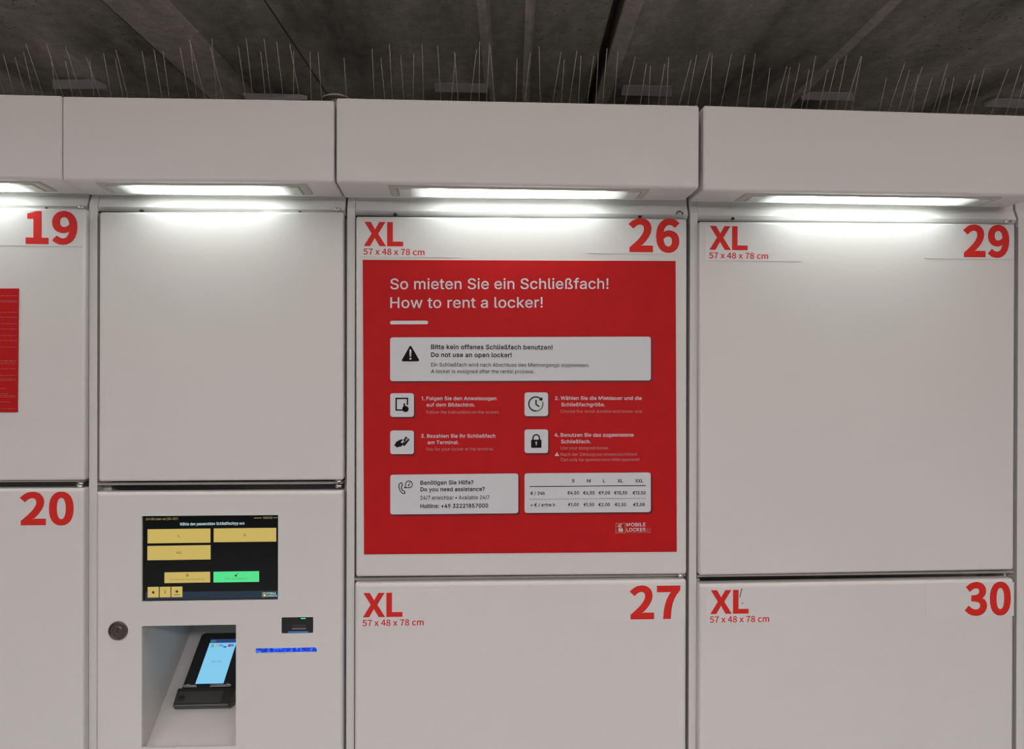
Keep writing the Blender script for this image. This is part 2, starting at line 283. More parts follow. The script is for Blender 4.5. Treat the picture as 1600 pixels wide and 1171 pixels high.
GLYPHS = """
I 258|
I!270|93,221 87,700 182,700 176,221;135,-6 111,-2 90,12 77,32 72,56 77,80 90,101 111,114 135,119 159,114 179,101 193,80 197,56 193,32 179,12 159,-2
I(376|123,284 127,363 138,445 157,528 181,607 210,679 243,742 325,742 291,667 263,589 239,510 222,431 212,356 208,284 211,221 221,158 236,92 259,22 288,-52 325,-132 243,-132 191,-29 153,75 130,180
I)376|51,-132 89,-50 118,25 140,94 156,160 165,223 168,284 164,356 154,431 137,510 113,589 85,667 51,742 133,742 166,679 195,607 219,528 238,445 249,363 253,284 245,179 222,73 184,-31 133,-132
I+623|272,47 272,500 351,500 351,47;85,236 85,311 538,311 538,236
I,258|52,-164 93,98 188,98 116,-164
I-623|464,336 464,258 157,258 157,336
I.258|131,-6 107,-2 87,12 73,32 68,56 73,81 87,101 107,115 131,119 155,115 176,101 189,81 194,56 189,32 176,12 155,-2
I/343|323,733 98,-105 20,-105 245,733
I0623|312,-9 262,-5 218,10 179,33 145,66 117,107 95,156 79,213 69,278 66,350 69,421 79,486 95,543 118,593 146,634 179,667 219,690 263,705 312,709 361,705 405,690 444,667 478,634 506,593 529,543 545,486 554,421 558,350 554,278 545,213 529,156 507,107 479,66 445,33 406,10 361,-5;312,68 344,72 374,83 399,101 431,142 454,198 468,267 473,350 468,433 454,502 431,558 399,599 374,617 344,629 312,632 279,629 250,617 224,599 193,558 169,502 155,433 150,350 155,267 169,198 193,142 224,101 250,83 279,72
I1430|300,700 300,0 212,0 212,617 208,617 38,492 38,587 193,700
I2623|88,0 88,65 322,315 359,354 388,389 411,420 428,449 437,479 441,511 436,546 423,576 403,600 376,618 344,629 308,632 270,628 237,616 211,596 191,569 179,536 175,498 90,498 97,557 119,609 152,651 197,683 250,703 310,709 369,703 421,683 464,653 497,613 517,565 524,513 521,474 510,437 491,399 462,356 421,306 367,247 210,83 210,78 536,78 536,0
I3623|300,-9 238,-4 183,13 134,41 97,79 71,126 60,181 150,181 158,148 174,120 198,98 227,82 262,72 301,69 342,72 378,84 409,102 433,128 448,160 453,199 448,236 435,270 412,299 378,321 333,336 277,341 216,341 216,412 396,617 396,622 96,622 96,700 513,700 513,634 291,383 291,397 340,399 385,393 424,380 459,360 487,335 510,306 533,256 541,199 537,160 527,124 510,91 473,49 425,17 366,-3
I4623|54,145 54,218 340,700 428,700 149,228 149,224 568,224 568,145;388,0 388,167 388,201 388,437 472,437 472,0
I5623|304,-9 245,-3 193,15 148,44 114,83 91,128 82,179 168,179 175,149 190,122 211,100 238,83 270,72 304,69 344,74 380,89 410,112 432,144 446,181 451,223 446,266 432,304 408,336 378,361 341,376 300,381 265,378 230,369 200,356 176,338 93,348 132,700 504,700 504,622 207,622 184,415 187,415 213,433 244,447 279,456 316,459 362,455 404,442 442,421 475,393 501,358 521,318 534,273 538,225 530,161 508,104 472,57 425,21 388,4 348,-6
I6623|311,-9 250,-2 196,20 151,56 116,102 95,159 87,223 93,274 110,329 141,392 189,468 347,700 443,700 208,359 200,359 212,378 227,396 246,411 269,422 295,430 323,432 383,426 435,405 477,373 509,330 528,277 535,216 528,154 506,100 472,54 427,20 373,-2;311,67 350,72 383,86 411,109 432,140 446,176 451,216 446,258 432,294 411,323 383,346 350,360 311,365 273,360 239,346 211,324 190,294 176,259 172,218 176,176 190,140 211,109 239,86 273,72
I7623|133,0 445,617 445,622 86,622 86,700 537,700 537,617 227,0
I8623|311,-9 245,-3 187,16 138,46 102,85 79,132 71,186 76,229 89,268 111,303 139,332 173,352 210,364 210,367 178,379 150,398 128,424 110,454 100,487 97,523 104,574 124,619 157,657 201,685 253,703 311,709 370,703 421,685 464,657 497,619 518,574 525,523 518,471 494,424 472,398 445,379 413,367 413,364 450,352 483,332 511,303 533,268 547,229 552,186 548,150 538,116 521,85 484,46 436,16 378,-3;311,68 355,71 392,83 422,101 444,126 459,156 463,191 458,227 443,260 420,286 389,307 353,319 311,324 270,319 233,307 202,286 179,260 164,227 159,191 163,156 177,126 200,101 230,83 268,71;311,398 346,402 377,413 403,431 423,455 435,484 439,517 435,550 423,578 404,601 378,618 347,629 311,633 275,629 244,618 218,601 199,578 187,550 183,517 187,484 199,455 218,431 245,413 276,402
I9623|311,709 373,702 427,680 472,644 506,598 528,541 535,477 530,426 513,371 482,308 434,232 276,0 179,0 415,341 423,341 411,322 396,304 376,289 353,278 328,270 300,268 240,274 189,295 146,327 114,370 94,423 87,484 95,546 117,600 151,646 196,680 250,702;311,633 273,628 240,614 212,591 190,560 177,524 172,484 177,443 190,407 212,377 240,354 273,340 311,335 350,340 383,354 411,376 433,406 446,442 451,482 446,524 433,560 411,591 384,614 350,628
I:258|131,-6 107,-2 87,12 73,32 68,56 73,81 87,101 107,115 131,119 155,115 176,101 189,81 194,56 189,32 176,12 155,-2;131,373 107,377 87,391 73,411 68,435 73,459 87,480 107,493 131,498 155,493 176,480 189,459 194,435 189,411 176,391 155,377
I?493|182,209 182,219 185,275 194,316 210,347 231,370 257,390 287,410 316,433 339,459 355,491 360,528 356,559 345,585 327,606 303,622 275,632 244,635 216,632 189,623 165,607 146,585 132,556 126,521 38,521 46,576 67,622 100,660 141,687 190,704 244,709 301,704 350,686 391,658 421,621 440,576 446,525 440,473 421,428 391,390 350,359 323,341 301,323 285,305 275,283 268,255 266,218 266,209;226,-6 201,-2 181,12 167,32 163,56 167,80 181,101 201,114 226,119 249,114 270,101 283,80 288,56 283,32 270,12 249,-2
IA660|23,0 277,700 380,700 637,0 544,0 395,416 363,512 319,658 337,658 293,510 262,416 117,0;151,195 151,273 509,273 509,195
IB628|83,0 83,700 332,700 398,694 452,675 494,646 524,608 542,564 548,514 544,474 532,440 514,414 490,393 463,378 433,367 433,361 467,354 500,338 529,313 554,280 570,238 575,187 569,137 551,92 519,54 474,25 414,6 339,0;171,78 337,78 386,82 425,92 454,110 473,132 485,158 489,188 485,222 471,253 450,279 420,300 384,313 342,318 171,318;171,393 327,393 364,396 397,408 424,425 445,449 458,478 462,512 459,541 448,567 430,590 405,608 371,618 330,622 171,622
IC702|368,-9 310,-5 256,10 207,34 163,68 126,109 96,159 73,216 60,279 55,350 60,420 73,484 96,541 126,591 163,632 207,665 256,690 310,705 368,709 419,706 468,694 513,675 553,648 588,615 616,576 637,530 651,479 562,479 551,513 536,543 516,568 492,589 464,606 434,618 402,625 368,627 326,624 288,613 253,595 221,570 194,538 172,501 156,456 146,406 142,350 146,293 156,243 172,199 194,161 221,130 253,105 288,87 327,76 368,73 402,75 434,82 464,94 492,111 516,132 536,157 551,187 562,221 651,221 638,170 617,125 588,85 554,52 513,26 469,6 420,-5
ID691|301,0 132,0 132,78 296,78 349,82 397,93 437,111 472,136 500,167 521,205 542,272 549,351 542,430 522,496 500,533 473,564 440,589 400,607 355,618 304,622 128,622 128,700 310,700 375,695 433,681 485,658 530,626 567,586 596,538 618,483 631,420 635,351 631,282 618,219 596,163 566,115 528,75 482,42 429,19 369,5;171,700 171,0 83,0 83,700
IE576|83,0 83,700 513,700 513,622 171,622 171,393 489,393 489,315 171,315 171,78 516,78 516,0
IF564|83,0 83,700 508,700 508,622 171,622 171,383 476,383 476,304 171,304 171,0
IH711|83,0 83,700 171,700 171,397 540,397 540,700 629,700 629,0 540,0 540,319 171,319 171,0
II268|90,0 90,700 178,700 178,0
IK642|144,200 144,297 191,359 240,417 291,474 500,700 617,700 318,380 313,380;83,0 83,700 171,700 171,460 171,310 171,266 171,0;512,0 258,357 314,426 617,0
IL541|83,0 83,700 171,700 171,78 497,78 497,0
IM864|83,0 83,700 209,700 381,257 395,219 412,169 428,115 443,67 423,67 437,114 454,167 471,218 485,257 655,700 781,700 781,0 694,0 694,400 694,450 695,507 696,568 698,629 706,629 685,563 663,499 643,443 627,400 470,0 394,0 234,400 219,442 199,497 178,561 154,629 163,629 165,572 166,511 167,452 168,400 168,0
IN720|83,0 83,700 187,700 472,251 499,207 533,147 569,76 557,74 551,149 549,216 549,268 549,700 638,700 638,0 532,0 278,399 244,455 204,524 148,622 164,624 168,528 171,451 172,400 172,0
IO734|367,-9 309,-5 256,10 207,34 163,68 126,109 96,159 73,216 60,279 55,350 60,420 73,484 96,541 126,591 163,632 207,665 256,690 309,705 367,709 425,705 479,690 528,665 571,632 608,591 638,541 661,484 674,420 678,350 674,279 661,216 638,159 608,109 571,68 528,34 479,10 425,-5;367,73 408,76 446,87 481,105 512,129 540,160 562,198 579,243 589,293 592,350 589,407 579,457 562,502 540,540 512,571 481,595 446,613 408,624 367,627 327,624 289,613 253,595 222,571 195,539 172,501 156,457 146,406 142,350 146,293 156,243 172,198 195,161 222,129 253,105 289,87 327,76
IP612|83,0 83,700 324,700 374,697 419,687 457,671 490,649 516,622 536,591 556,538 562,478 556,419 536,365 516,334 490,307 457,285 419,269 374,259 324,256 150,256 150,334 320,334 370,338 409,352 438,375 458,404 470,439 474,478 470,518 458,552 438,581 408,603 369,617 319,622 171,622 171,0
IR618|83,0 83,700 325,700 398,693 458,672 491,651 517,626 537,596 557,544 563,484 557,425 537,373 517,344 490,319 458,299 398,279 325,272 132,272 132,351 321,351 371,355 410,367 439,387 459,413 471,446 475,484 471,523 459,557 439,584 409,605 370,618 320,622 171,622 171,0;486,0 317,315 417,315 589,0
IS614|308,-12 237,-6 175,13 125,43 88,83 63,132 53,188 144,188 152,151 170,121 196,97 229,81 267,71 308,68 353,71 393,83 427,101 453,126 470,157 475,192 471,222 457,246 435,266 407,281 374,295 337,306 253,329 199,348 155,370 119,398 92,430 77,469 71,513 75,550 86,585 103,616 141,656 189,685 247,703 312,709 378,703 435,685 483,656 519,617 542,572 552,520 464,520 456,553 440,580 416,602 385,618 350,628 310,631 267,627 230,616 200,599 177,576 163,548 158,517 164,484 180,459 204,439 233,424 263,412 292,404 364,384 395,375 429,363 462,347 494,327 521,302 543,272 557,235 562,191 554,136 532,87 495,46 445,15 382,-6
IT617|44,622 44,700 574,700 574,622 353,622 353,0 265,0 265,622
IU712|356,-11 303,-8 255,3 212,21 174,45 142,75 117,110 98,149 86,192 83,238 83,700 171,700 171,245 177,198 194,156 221,120 257,93 303,77 356,71 410,77 455,93 491,120 518,156 535,198 540,245 540,700 629,700 629,238 625,192 614,149 595,110 570,75 538,45 500,21 457,3 409,-8
IV660|280,0 23,700 116,700 264,284 296,189 341,42 323,42 367,190 398,284 543,700 637,700 382,0
IW944|213,0 23,700 113,700 225,270 241,200 257,129 271,54 260,54 275,129 291,200 308,270 421,700 522,700 635,270 653,200 669,129 684,54 672,54 686,129 702,200 719,270 830,700 921,700 730,0 627,0 506,444 483,539 462,653 481,653 461,543 450,494 437,444 317,0
IX653|25,0 299,391 299,325 40,700 143,700 245,551 281,497 307,453 335,402 319,402 347,452 374,497 411,551 514,700 614,700 356,329 356,395 627,0 525,0 402,178 369,227 344,269 317,318 336,318 310,270 284,228 250,178 126,0
IZ603|57,0 57,64 376,530 421,592 469,654 479,625 393,622 307,622 55,622 55,700 546,700 546,635 232,177 184,111 134,46 124,75 209,78 295,78 550,78 550,0
Ia536|220,-12 173,-7 130,7 93,30 66,61 48,101 42,148 46,189 59,222 80,247 107,266 138,280 172,290 209,297 245,303 322,312 347,316 365,323 376,334 379,350 379,353 376,383 367,408 352,428 330,443 302,452 269,455 235,452 205,443 181,430 162,414 147,396 138,377 56,401 78,443 108,476 143,500 183,517 225,526 267,529 296,527 329,522 362,512 393,496 421,473 443,441 458,399 463,346 463,0 381,0 381,71 375,71 363,53 347,34 324,16 296,1 262,-8;234,62 278,67 314,81 342,102 362,128 375,158 379,190 379,261 371,255 357,250 339,246 318,242 276,236 241,231 212,226 185,218 161,207 142,192 130,171 126,144 130,120 140,99 157,83 179,72 205,65
Ib584|316,-11 272,-7 237,5 210,23 190,43 174,63 163,81 154,81 154,0 72,0 72,700 156,700 156,439 163,439 174,456 189,476 209,495 236,513 271,525 315,529 357,525 396,514 431,496 461,471 488,440 509,403 530,337 537,260 530,183 509,116 488,79 462,47 431,22 396,4 358,-8;303,64 348,71 385,90 414,121 435,160 447,208 451,261 447,313 435,359 414,399 385,428 348,447 303,454 259,448 222,429 193,400 172,362 159,315 155,261 159,206 172,158 193,119 222,89 259,71
Ic544|285,-11 240,-8 198,4 161,23 128,48 100,80 77,117 60,160 50,207 47,258 50,310 60,358 77,401 100,438 128,470 161,495 198,514 240,525 285,529 323,526 358,519 390,507 420,490 446,469 468,443 485,414 498,381 417,360 410,380 400,398 387,414 371,428 353,439 333,447 310,452 285,454 238,447 200,427 170,395 149,355 137,309 132,258 137,208 149,162 170,122 200,91 238,71 285,64 311,66 334,71 354,79 373,91 388,105 401,122 411,141 419,161 499,141 487,107 470,77 448,51 421,29 392,12 359,-1 323,-9
Id584|269,-11 227,-8 188,4 153,22 122,47 96,79 75,116 54,183 47,260 54,337 75,403 97,440 123,471 154,496 189,514 227,525 269,529 313,525 348,513 375,495 395,476 410,456 421,439 428,439 428,700 512,700 512,0 430,0 430,81 422,81 410,63 395,43 374,23 347,5 313,-7;281,64 325,71 362,89 391,119 412,158 425,206 429,261 425,315 412,362 391,400 362,429 326,448 281,454 236,447 199,428 170,399 149,359 137,313 132,261 137,208 149,160 170,121 200,90 237,71
Ie556|292,-11 243,-8 200,4 161,23 127,48 99,79 77,117 54,182 47,257 54,333 76,399 98,437 126,468 158,494 196,514 237,525 282,529 325,525 366,515 404,496 439,469 469,433 491,388 506,333 511,267 511,233 103,233 103,304 465,304 426,278 422,327 410,369 389,405 361,432 326,449 282,454 238,449 201,431 172,405 150,371 136,332 132,290 132,244 137,191 152,146 176,111 208,85 247,69 292,63 322,66 349,73 373,84 393,100 409,121 420,145 502,125 486,87 461,54 428,27 389,6 343,-7
If349|314,522 314,450 9,450 9,522;111,0 111,594 116,635 132,669 156,695 186,714 221,725 258,729 284,728 306,725 323,721 334,717 313,645 306,647 296,649 283,651 268,652 235,647 212,633 199,609 195,576 195,0
Ig585|285,-207 231,-203 184,-192 145,-174 113,-152 88,-125 70,-95 140,-56 152,-73 167,-91 187,-108 212,-121 245,-131 285,-134 324,-130 359,-120 388,-103 411,-79 424,-47 428,-8 428,94 421,94 410,77 394,57 374,38 347,22 312,10 268,7 208,14 155,37 124,60 98,89 76,124 60,165 50,211 47,263 54,339 76,404 97,440 123,471 155,496 190,514 228,525 270,529 314,525 349,513 376,496 397,476 412,456 423,439 431,439 431,522 513,522 513,-12 509,-55 499,-92 482,-124 446,-161 400,-187 345,-202;282,81 326,87 363,103 392,130 413,167 426,212 430,265 426,317 413,363 392,401 363,430 326,448 282,454 237,448 200,429 170,399 149,361 137,316 132,265 137,213 150,169 171,132 200,104 237,87
Ih564|156,312 156,0 72,0 72,700 156,700 156,396 141,396 159,439 182,473 209,498 241,515 275,526 313,529 363,524 406,507 442,480 469,441 486,392 491,331 491,0 407,0 407,324 404,361 393,393 376,419 352,438 323,449 289,453 253,449 221,437 194,417 174,389 161,354
Ii229|72,0 72,522 156,522 156,0;115,609 93,613 74,626 61,643 57,665 61,686 74,704 93,717 115,721 138,717 157,704 170,686 174,665 170,643 157,626 138,613
Ik524|151,188 151,291 166,291 391,522 496,522 253,274 244,274;72,0 72,700 156,700 156,0;404,0 203,256 263,315 512,0
Il260|192,-3 155,0 125,10 102,28 85,51 76,81 72,116 72,700 156,700 156,136 159,105 165,86 179,75 201,71 212,72 221,72 233,75 249,4 237,1 222,-1 207,-3
Im839|72,0 72,522 154,522 155,406 148,406 162,445 182,476 208,500 237,517 268,528 302,531 338,527 369,516 395,496 425,456 442,405 430,405 443,441 464,472 491,497 524,516 561,527 601,531 644,526 684,512 718,487 744,452 761,407 766,351 766,0 682,0 682,349 679,383 668,410 650,430 616,449 576,455 543,451 515,440 492,422 475,399 465,372 461,340 461,0 377,0 377,358 374,385 364,408 348,428 315,448 274,455 245,451 217,440 192,423 173,398 161,366 156,327 156,0
In564|156,312 156,0 72,0 72,522 154,522 154,396 141,396 159,439 182,473 209,498 241,515 275,526 313,529 363,524 406,507 442,480 469,441 486,392 491,331 491,0 407,0 407,324 404,361 393,393 376,419 352,438 323,449 289,453 253,449 221,437 194,417 174,389 161,354
Io571|285,-11 240,-8 198,4 161,23 128,48 100,80 77,117 60,160 50,207 47,258 50,310 60,358 77,401 100,438 128,470 161,495 198,514 240,525 285,529 331,525 373,514 411,495 444,470 472,438 494,401 511,358 521,310 524,258 521,207 511,160 494,117 472,80 444,48 411,23 373,4 331,-8;285,64 333,71 372,91 402,122 423,162 435,208 439,258 435,309 423,355 402,395 372,427 333,447 285,454 238,447 200,427 170,395 149,355 137,309 132,258 137,208 149,162 170,122 200,91 238,71
Ip584|72,-196 72,522 154,522 154,439 163,439 174,456 189,476 209,495 236,513 271,525 315,529 357,525 396,514 431,496 461,471 488,440 509,403 530,337 537,260 530,183 509,116 488,79 462,47 431,22 396,4 358,-8 316,-11 272,-7 237,5 210,23 190,43 174,63 163,81 156,81 156,-196;303,64 348,71 385,90 414,121 435,160 447,208 451,261 447,313 435,359 414,399 385,428 348,447 303,454 259,448 222,429 193,400 172,362 159,315 155,261 159,206 172,158 193,119 222,89 259,71
Ir357|72,0 72,522 154,522 154,442 159,442 179,477 210,505 249,523 293,529 315,529 335,528 335,443 316,446 301,448 285,448 250,444 219,433 193,415 173,390 161,360 156,326 156,0
Is502|250,-11 199,-7 154,5 116,25 85,52 62,87 49,130 129,147 145,109 171,83 206,68 249,62 298,68 336,86 361,111 369,141 364,166 350,187 325,202 292,213 205,234 143,256 99,286 80,312 68,342 64,377 71,419 89,456 119,487 158,510 205,524 257,529 307,525 349,513 384,493 411,467 432,435 446,399 369,381 355,409 334,434 302,452 258,458 215,452 180,436 157,412 149,381 155,355 171,335 198,319 236,307 316,288 378,266 421,236 440,210 452,181 456,147 449,103 430,65 399,33 358,9 307,-6
It313|280,522 280,450 9,450 9,522;89,648 173,648 173,134 177,105 187,84 206,73 234,69 244,69 255,70 278,74 293,2 280,-1 264,-4 248,-5 232,-6 190,-2 155,10 127,29 106,56 93,89 89,128
Iu564|251,-7 201,-2 158,15 122,42 95,81 78,130 72,191 72,522 156,522 156,198 160,161 171,129 188,103 212,84 241,73 275,69 311,73 343,85 369,105 390,133 403,168 407,210 407,522 491,522 491,0 410,0 410,126 423,126 404,83 381,48 354,23 306,1
Iv536|224,0 24,522 116,522 227,213 244,166 257,120 283,29 253,29 279,120 292,166 308,213 420,522 511,522 311,0
Iw780|189,0 31,522 120,522 184,294 212,188 241,57 227,57 255,185 284,294 347,522 436,522 498,294 525,187 553,57 538,57 568,186 597,294 661,522 749,522 591,0 507,0 439,236 419,310 400,386 381,465 400,465 381,386 361,309 341,236 273,0
Ix521|29,0 236,300 235,235 39,522 138,522 203,420 226,383 247,349 285,283 241,283 261,315 279,349 298,383 321,420 388,522 484,522 287,232 287,295 492,0 395,0 318,117 295,153 275,187 238,250 281,250 263,219 245,187 227,153 204,117 126,0
Iy536|65,-191 85,-118 98,-120 122,-124 143,-122 162,-115 179,-102 194,-80 207,-49 224,-2 24,522 116,522 227,213 243,166 257,119 283,29 253,29 279,120 292,166 308,213 420,522 511,522 281,-80 263,-117 243,-147 219,-170 192,-187 161,-196 126,-200 106,-199 89,-197 75,-194
Iz523|57,0 57,63 350,440 350,444 66,444 66,522 458,522 458,455 173,83 173,78 466,78 466,0
IÖ734|367,-9 309,-5 256,10 207,34 163,68 126,109 96,159 73,216 60,279 55,350 60,420 73,484 96,541 126,591 163,632 207,665 256,690 309,705 367,709 425,705 479,690 528,665 571,632 608,591 638,541 661,484 674,420 678,350 674,279 661,216 638,159 608,109 571,68 528,34 479,10 425,-5;367,73 408,76 446,87 481,105 512,129 540,160 562,198 579,243 589,293 592,350 589,407 579,457 562,502 540,540 512,571 481,595 446,613 408,624 367,627 327,624 289,613 253,595 222,571 195,539 172,501 156,457 146,406 142,350 146,293 156,243 172,198 195,161 222,129 253,105 289,87 327,76;467,787 445,791 427,804 415,822 411,843 415,864 427,882 445,894 467,898 488,894 506,882 518,864 522,843 518,822 506,804 488,791;269,787 247,791 229,804 217,822 213,843 217,864 229,882 247,894 269,898 290,894 308,882 320,864 324,843 320,822 308,804 290,791
Iß607|168,498 168,0 83,0 83,498 86,548 96,591 113,627 136,657 175,686 220,704 271,709 315,705 358,692 397,669 429,637 450,595 457,541 454,509 447,483 437,462 425,443 413,427 402,411 395,394 393,375 397,352 409,332 428,314 450,296 474,278 498,258 520,236 538,209 551,177 555,138 549,95 532,58 504,29 467,8 423,-5 371,-9 326,-7 285,2 251,14 226,28 258,101 276,91 299,80 328,71 365,69 409,74 442,88 463,112 470,144 466,169 454,191 435,211 413,229 364,267 341,288 323,312 310,340 306,374 309,401 317,421 328,438 340,453 353,469 364,486 371,507 374,534 371,564 361,589 344,608 311,625 271,631 240,628 214,617 194,599 179,574 171,540
Iä536|220,-12 173,-7 130,7 93,30 66,61 48,101 42,148 46,189 59,222 80,247 107,266 138,280 172,290 209,297 245,303 322,312 347,316 365,323 376,334 379,350 379,353 376,383 367,408 352,428 330,443 302,452 269,455 235,452 205,443 181,430 162,414 147,396 138,377 56,401 78,443 108,476 143,500 183,517 225,526 267,529 296,527 329,522 362,512 393,496 421,473 443,441 458,399 463,346 463,0 381,0 381,71 375,71 363,53 347,34 324,16 296,1 262,-8;234,62 278,67 314,81 342,102 362,128 375,158 379,190 379,261 371,255 357,250 339,246 318,242 276,236 241,231 212,226 185,218 161,207 142,192 130,171 126,144 130,120 140,99 157,83 179,72 205,65;359,609 338,613 320,626 308,643 303,665 308,686 320,704 338,716 359,720 381,716 399,704 411,686 415,665 411,643 399,626 381,613;162,609 140,613 122,626 110,643 106,665 110,686 122,704 140,716 162,720 183,716 201,704 213,686 217,665 213,643 201,626 183,613
Iö571|285,-11 240,-8 198,4 161,23 128,48 100,80 77,117 60,160 50,207 47,258 50,310 60,358 77,401 100,438 128,470 161,495 198,514 240,525 285,529 331,525 373,514 411,495 444,470 472,438 494,401 511,358 521,310 524,258 521,207 511,160 494,117 472,80 444,48 411,23 373,4 331,-8;285,64 333,71 372,91 402,122 423,162 435,208 439,258 435,309 423,355 402,395 372,427 333,447 285,454 238,447 200,427 170,395 149,355 137,309 132,258 137,208 149,162 170,122 200,91 238,71;384,609 363,613 345,626 333,643 328,665 333,686 345,704 363,716 384,720 406,716 424,704 436,686 440,665 436,643 424,626 406,613;187,609 165,613 147,626 135,643 131,665 135,686 147,704 165,716 187,720 208,716 226,704 238,686 242,665 238,643 226,626 208,613
Iü564|251,-7 201,-2 158,15 122,42 95,81 78,130 72,191 72,522 156,522 156,198 160,161 171,129 188,103 212,84 241,73 275,69 311,73 343,85 369,105 390,133 403,168 407,210 407,522 491,522 491,0 410,0 410,126 423,126 404,83 381,48 354,23 306,1;381,609 360,613 342,626 329,643 325,665 329,686 342,704 360,716 381,720 402,716 420,704 432,686 436,665 432,643 420,626 402,613;183,609 162,613 144,626 131,643 127,665 131,686 144,704 162,716 183,720 205,716 222,704 235,686 239,665 235,643 222,626 205,613
I•535|267,127 228,132 192,148 161,171 137,202 122,238 117,278 122,318 137,354 161,384 192,408 228,423 267,428 307,423 343,408 374,384 397,354 413,318 418,278 413,238 397,202 374,171 343,148 307,132
I€638|501,452 469,384 23,384 47,452;441,316 410,247 23,247 47,316;582,638 548,563 526,581 503,596 479,609 453,619 425,625 396,627 359,624 325,613 293,595 265,571 241,540 221,502 201,433 194,350 201,267 221,198 241,160 265,129 293,104 325,87 359,76 396,73 426,75 453,81 479,90 503,102 525,117 545,132 580,59 541,29 497,8 447,-5 396,-9 342,-5 292,10 247,34 206,67 172,108 144,158 124,215 112,279 108,350 112,420 124,484 144,541 172,591 206,632 247,666 292,690 342,705 396,709 448,705 497,691 542,669
N 214|
N0530|265,-12 328,-2 381,28 424,78 456,149 476,240 483,352 476,463 456,554 424,623 381,673 328,703 265,712 203,703 150,673 106,623 74,554 55,463 48,352 55,240 74,149 106,78 150,28 203,-2;265,58 221,69 184,103 156,160 138,243 132,352 138,461 156,543 184,600 221,633 265,644 310,633 347,600 375,543 393,461 399,352 393,243 375,160 347,103 310,69
N1530|84,0 468,0 468,73 328,73 328,700 261,700 197,671 116,650 116,595 241,595 241,73 84,73
N2530|42,0 482,0 482,75 288,75 231,73 174,69 265,161 342,250 399,337 436,423 449,507 442,565 424,616 394,656 353,687 303,706 244,712 164,700 97,664 38,610 89,561 131,602 180,631 234,642 291,631 331,603 355,559 363,503 351,429 313,348 250,259 160,161 42,52
N3530|251,-12 311,-6 365,12 411,40 446,80 469,129 477,187 465,253 433,305 386,342 329,365 329,370 379,395 419,431 444,479 453,538 443,598 415,647 371,683 315,705 248,712 174,701 110,672 53,629 100,574 143,609 192,633 245,642 295,634 332,611 356,576 364,531 358,488 337,451 301,423 246,404 170,397 170,330 242,326 299,313 340,292 367,264 383,230 388,190 377,136 348,95 303,69 245,60 175,72 118,101 73,140 28,84 82,37 155,1
N4530|325,0 407,0 407,193 500,193 500,263 407,263 407,700 310,700 19,250 19,193 325,193;325,263 110,263 269,501 326,605 329,605 325,477
N5530|250,-12 308,-5 362,16 409,50 446,97 471,156 479,227 472,298 450,354 417,397 374,427 324,445 268,451 212,443 163,423 181,626 445,626 445,700 105,700 82,373 129,344 185,374 245,385 294,378 334,358 365,325 384,280 391,225 383,169 362,123 330,89 289,68 242,60 170,71 114,100 70,138 26,80 81,35 154,1
N6530|287,-12 340,-5 388,16 429,50 461,96 482,151 489,215 483,282 465,337 436,380 397,410 350,428 294,435 238,424 184,396 136,350 144,447 162,522 191,577 227,614 269,634 316,641 377,626 427,587 477,641 433,678 378,703 312,712 246,703 185,675 132,626 90,554 63,457 53,334 62,228 84,142 120,74 167,26 224,-3;138,281 185,333 234,361 280,370 326,363 361,342 386,310 401,267 406,215 397,150 372,100 334,68 287,56 239,66 199,94 169,139 148,202
N7530|189,0 280,0 288,129 302,243 325,348 361,447 414,546 485,647 485,700 47,700 47,626 387,626 315,513 261,399 224,280 201,149
N8530|267,-12 340,-3 401,22 447,61 476,110 486,168 476,233 450,283 413,322 369,352 369,357 411,399 446,457 461,526 453,587 428,638 388,677 335,702 269,711 208,702 155,679 114,641 87,592 77,533 91,466 125,413 172,371 172,368 125,336 84,293 55,239 44,174 55,113 85,62 133,22 194,-3;315,380 255,406 205,438 170,479 157,533 165,579 188,615 223,637 268,646 318,636 355,610 379,570 387,521 379,471 355,424;268,53 210,62 163,89 132,130 121,181 134,244 168,298 218,340 275,316 326,290 366,260 393,221 403,171 393,123 366,86 324,61
N9530|224,-12 289,-3 348,26 400,77 442,152 469,253 478,380 470,482 447,565 411,630 364,676 307,703 243,712 190,705 142,684 101,650 70,605 49,549 42,485 48,419 66,364 95,321 133,290 180,272 235,265 293,276 348,306 396,350 387,254 368,179 340,124 305,87 265,67 222,60 157,74 103,114 55,59 100,22 155,-3;395,424 347,370 298,340 249,330 195,341 156,373 132,421 124,485 133,551 158,601 196,633 244,645 292,636 333,608 363,564 384,502
NL519|96,0 491,0 491,75 184,75 184,700 96,700
NX547|16,0 110,0 210,189 266,303 270,303 330,189 435,0 532,0 327,357 518,700 425,700 331,521 282,418 278,418 223,521 127,700 30,700 221,362
Nc487|292,-12 353,-4 410,18 460,53 422,112 367,75 300,60 247,69 202,96 168,137 147,192 139,259 147,325 170,381 204,423 249,449 303,458 358,446 406,414 450,471 410,501 360,523 299,532 234,524 175,500 124,460 85,406 59,339 50,259 58,179 82,112 119,59 168,20 227,-4
Nm884|88,0 176,0 176,376 244,436 306,456 348,448 379,423 396,380 402,317 402,0 489,0 489,376 558,436 620,456 663,448 693,423 710,380 716,317 716,0 803,0 803,329 797,400 779,457 747,498 704,523 647,532 586,519 529,484 475,433 455,474 425,505 385,525 331,532 272,520 218,488 170,443 168,443 159,519 88,519
Nx476|14,0 106,0 176,121 228,214 233,214 262,168 289,121 366,0 461,0 290,262 448,519 357,519 293,405 247,318 243,318 217,361 192,405 122,519 28,519 185,270
"""
load_glyphs()
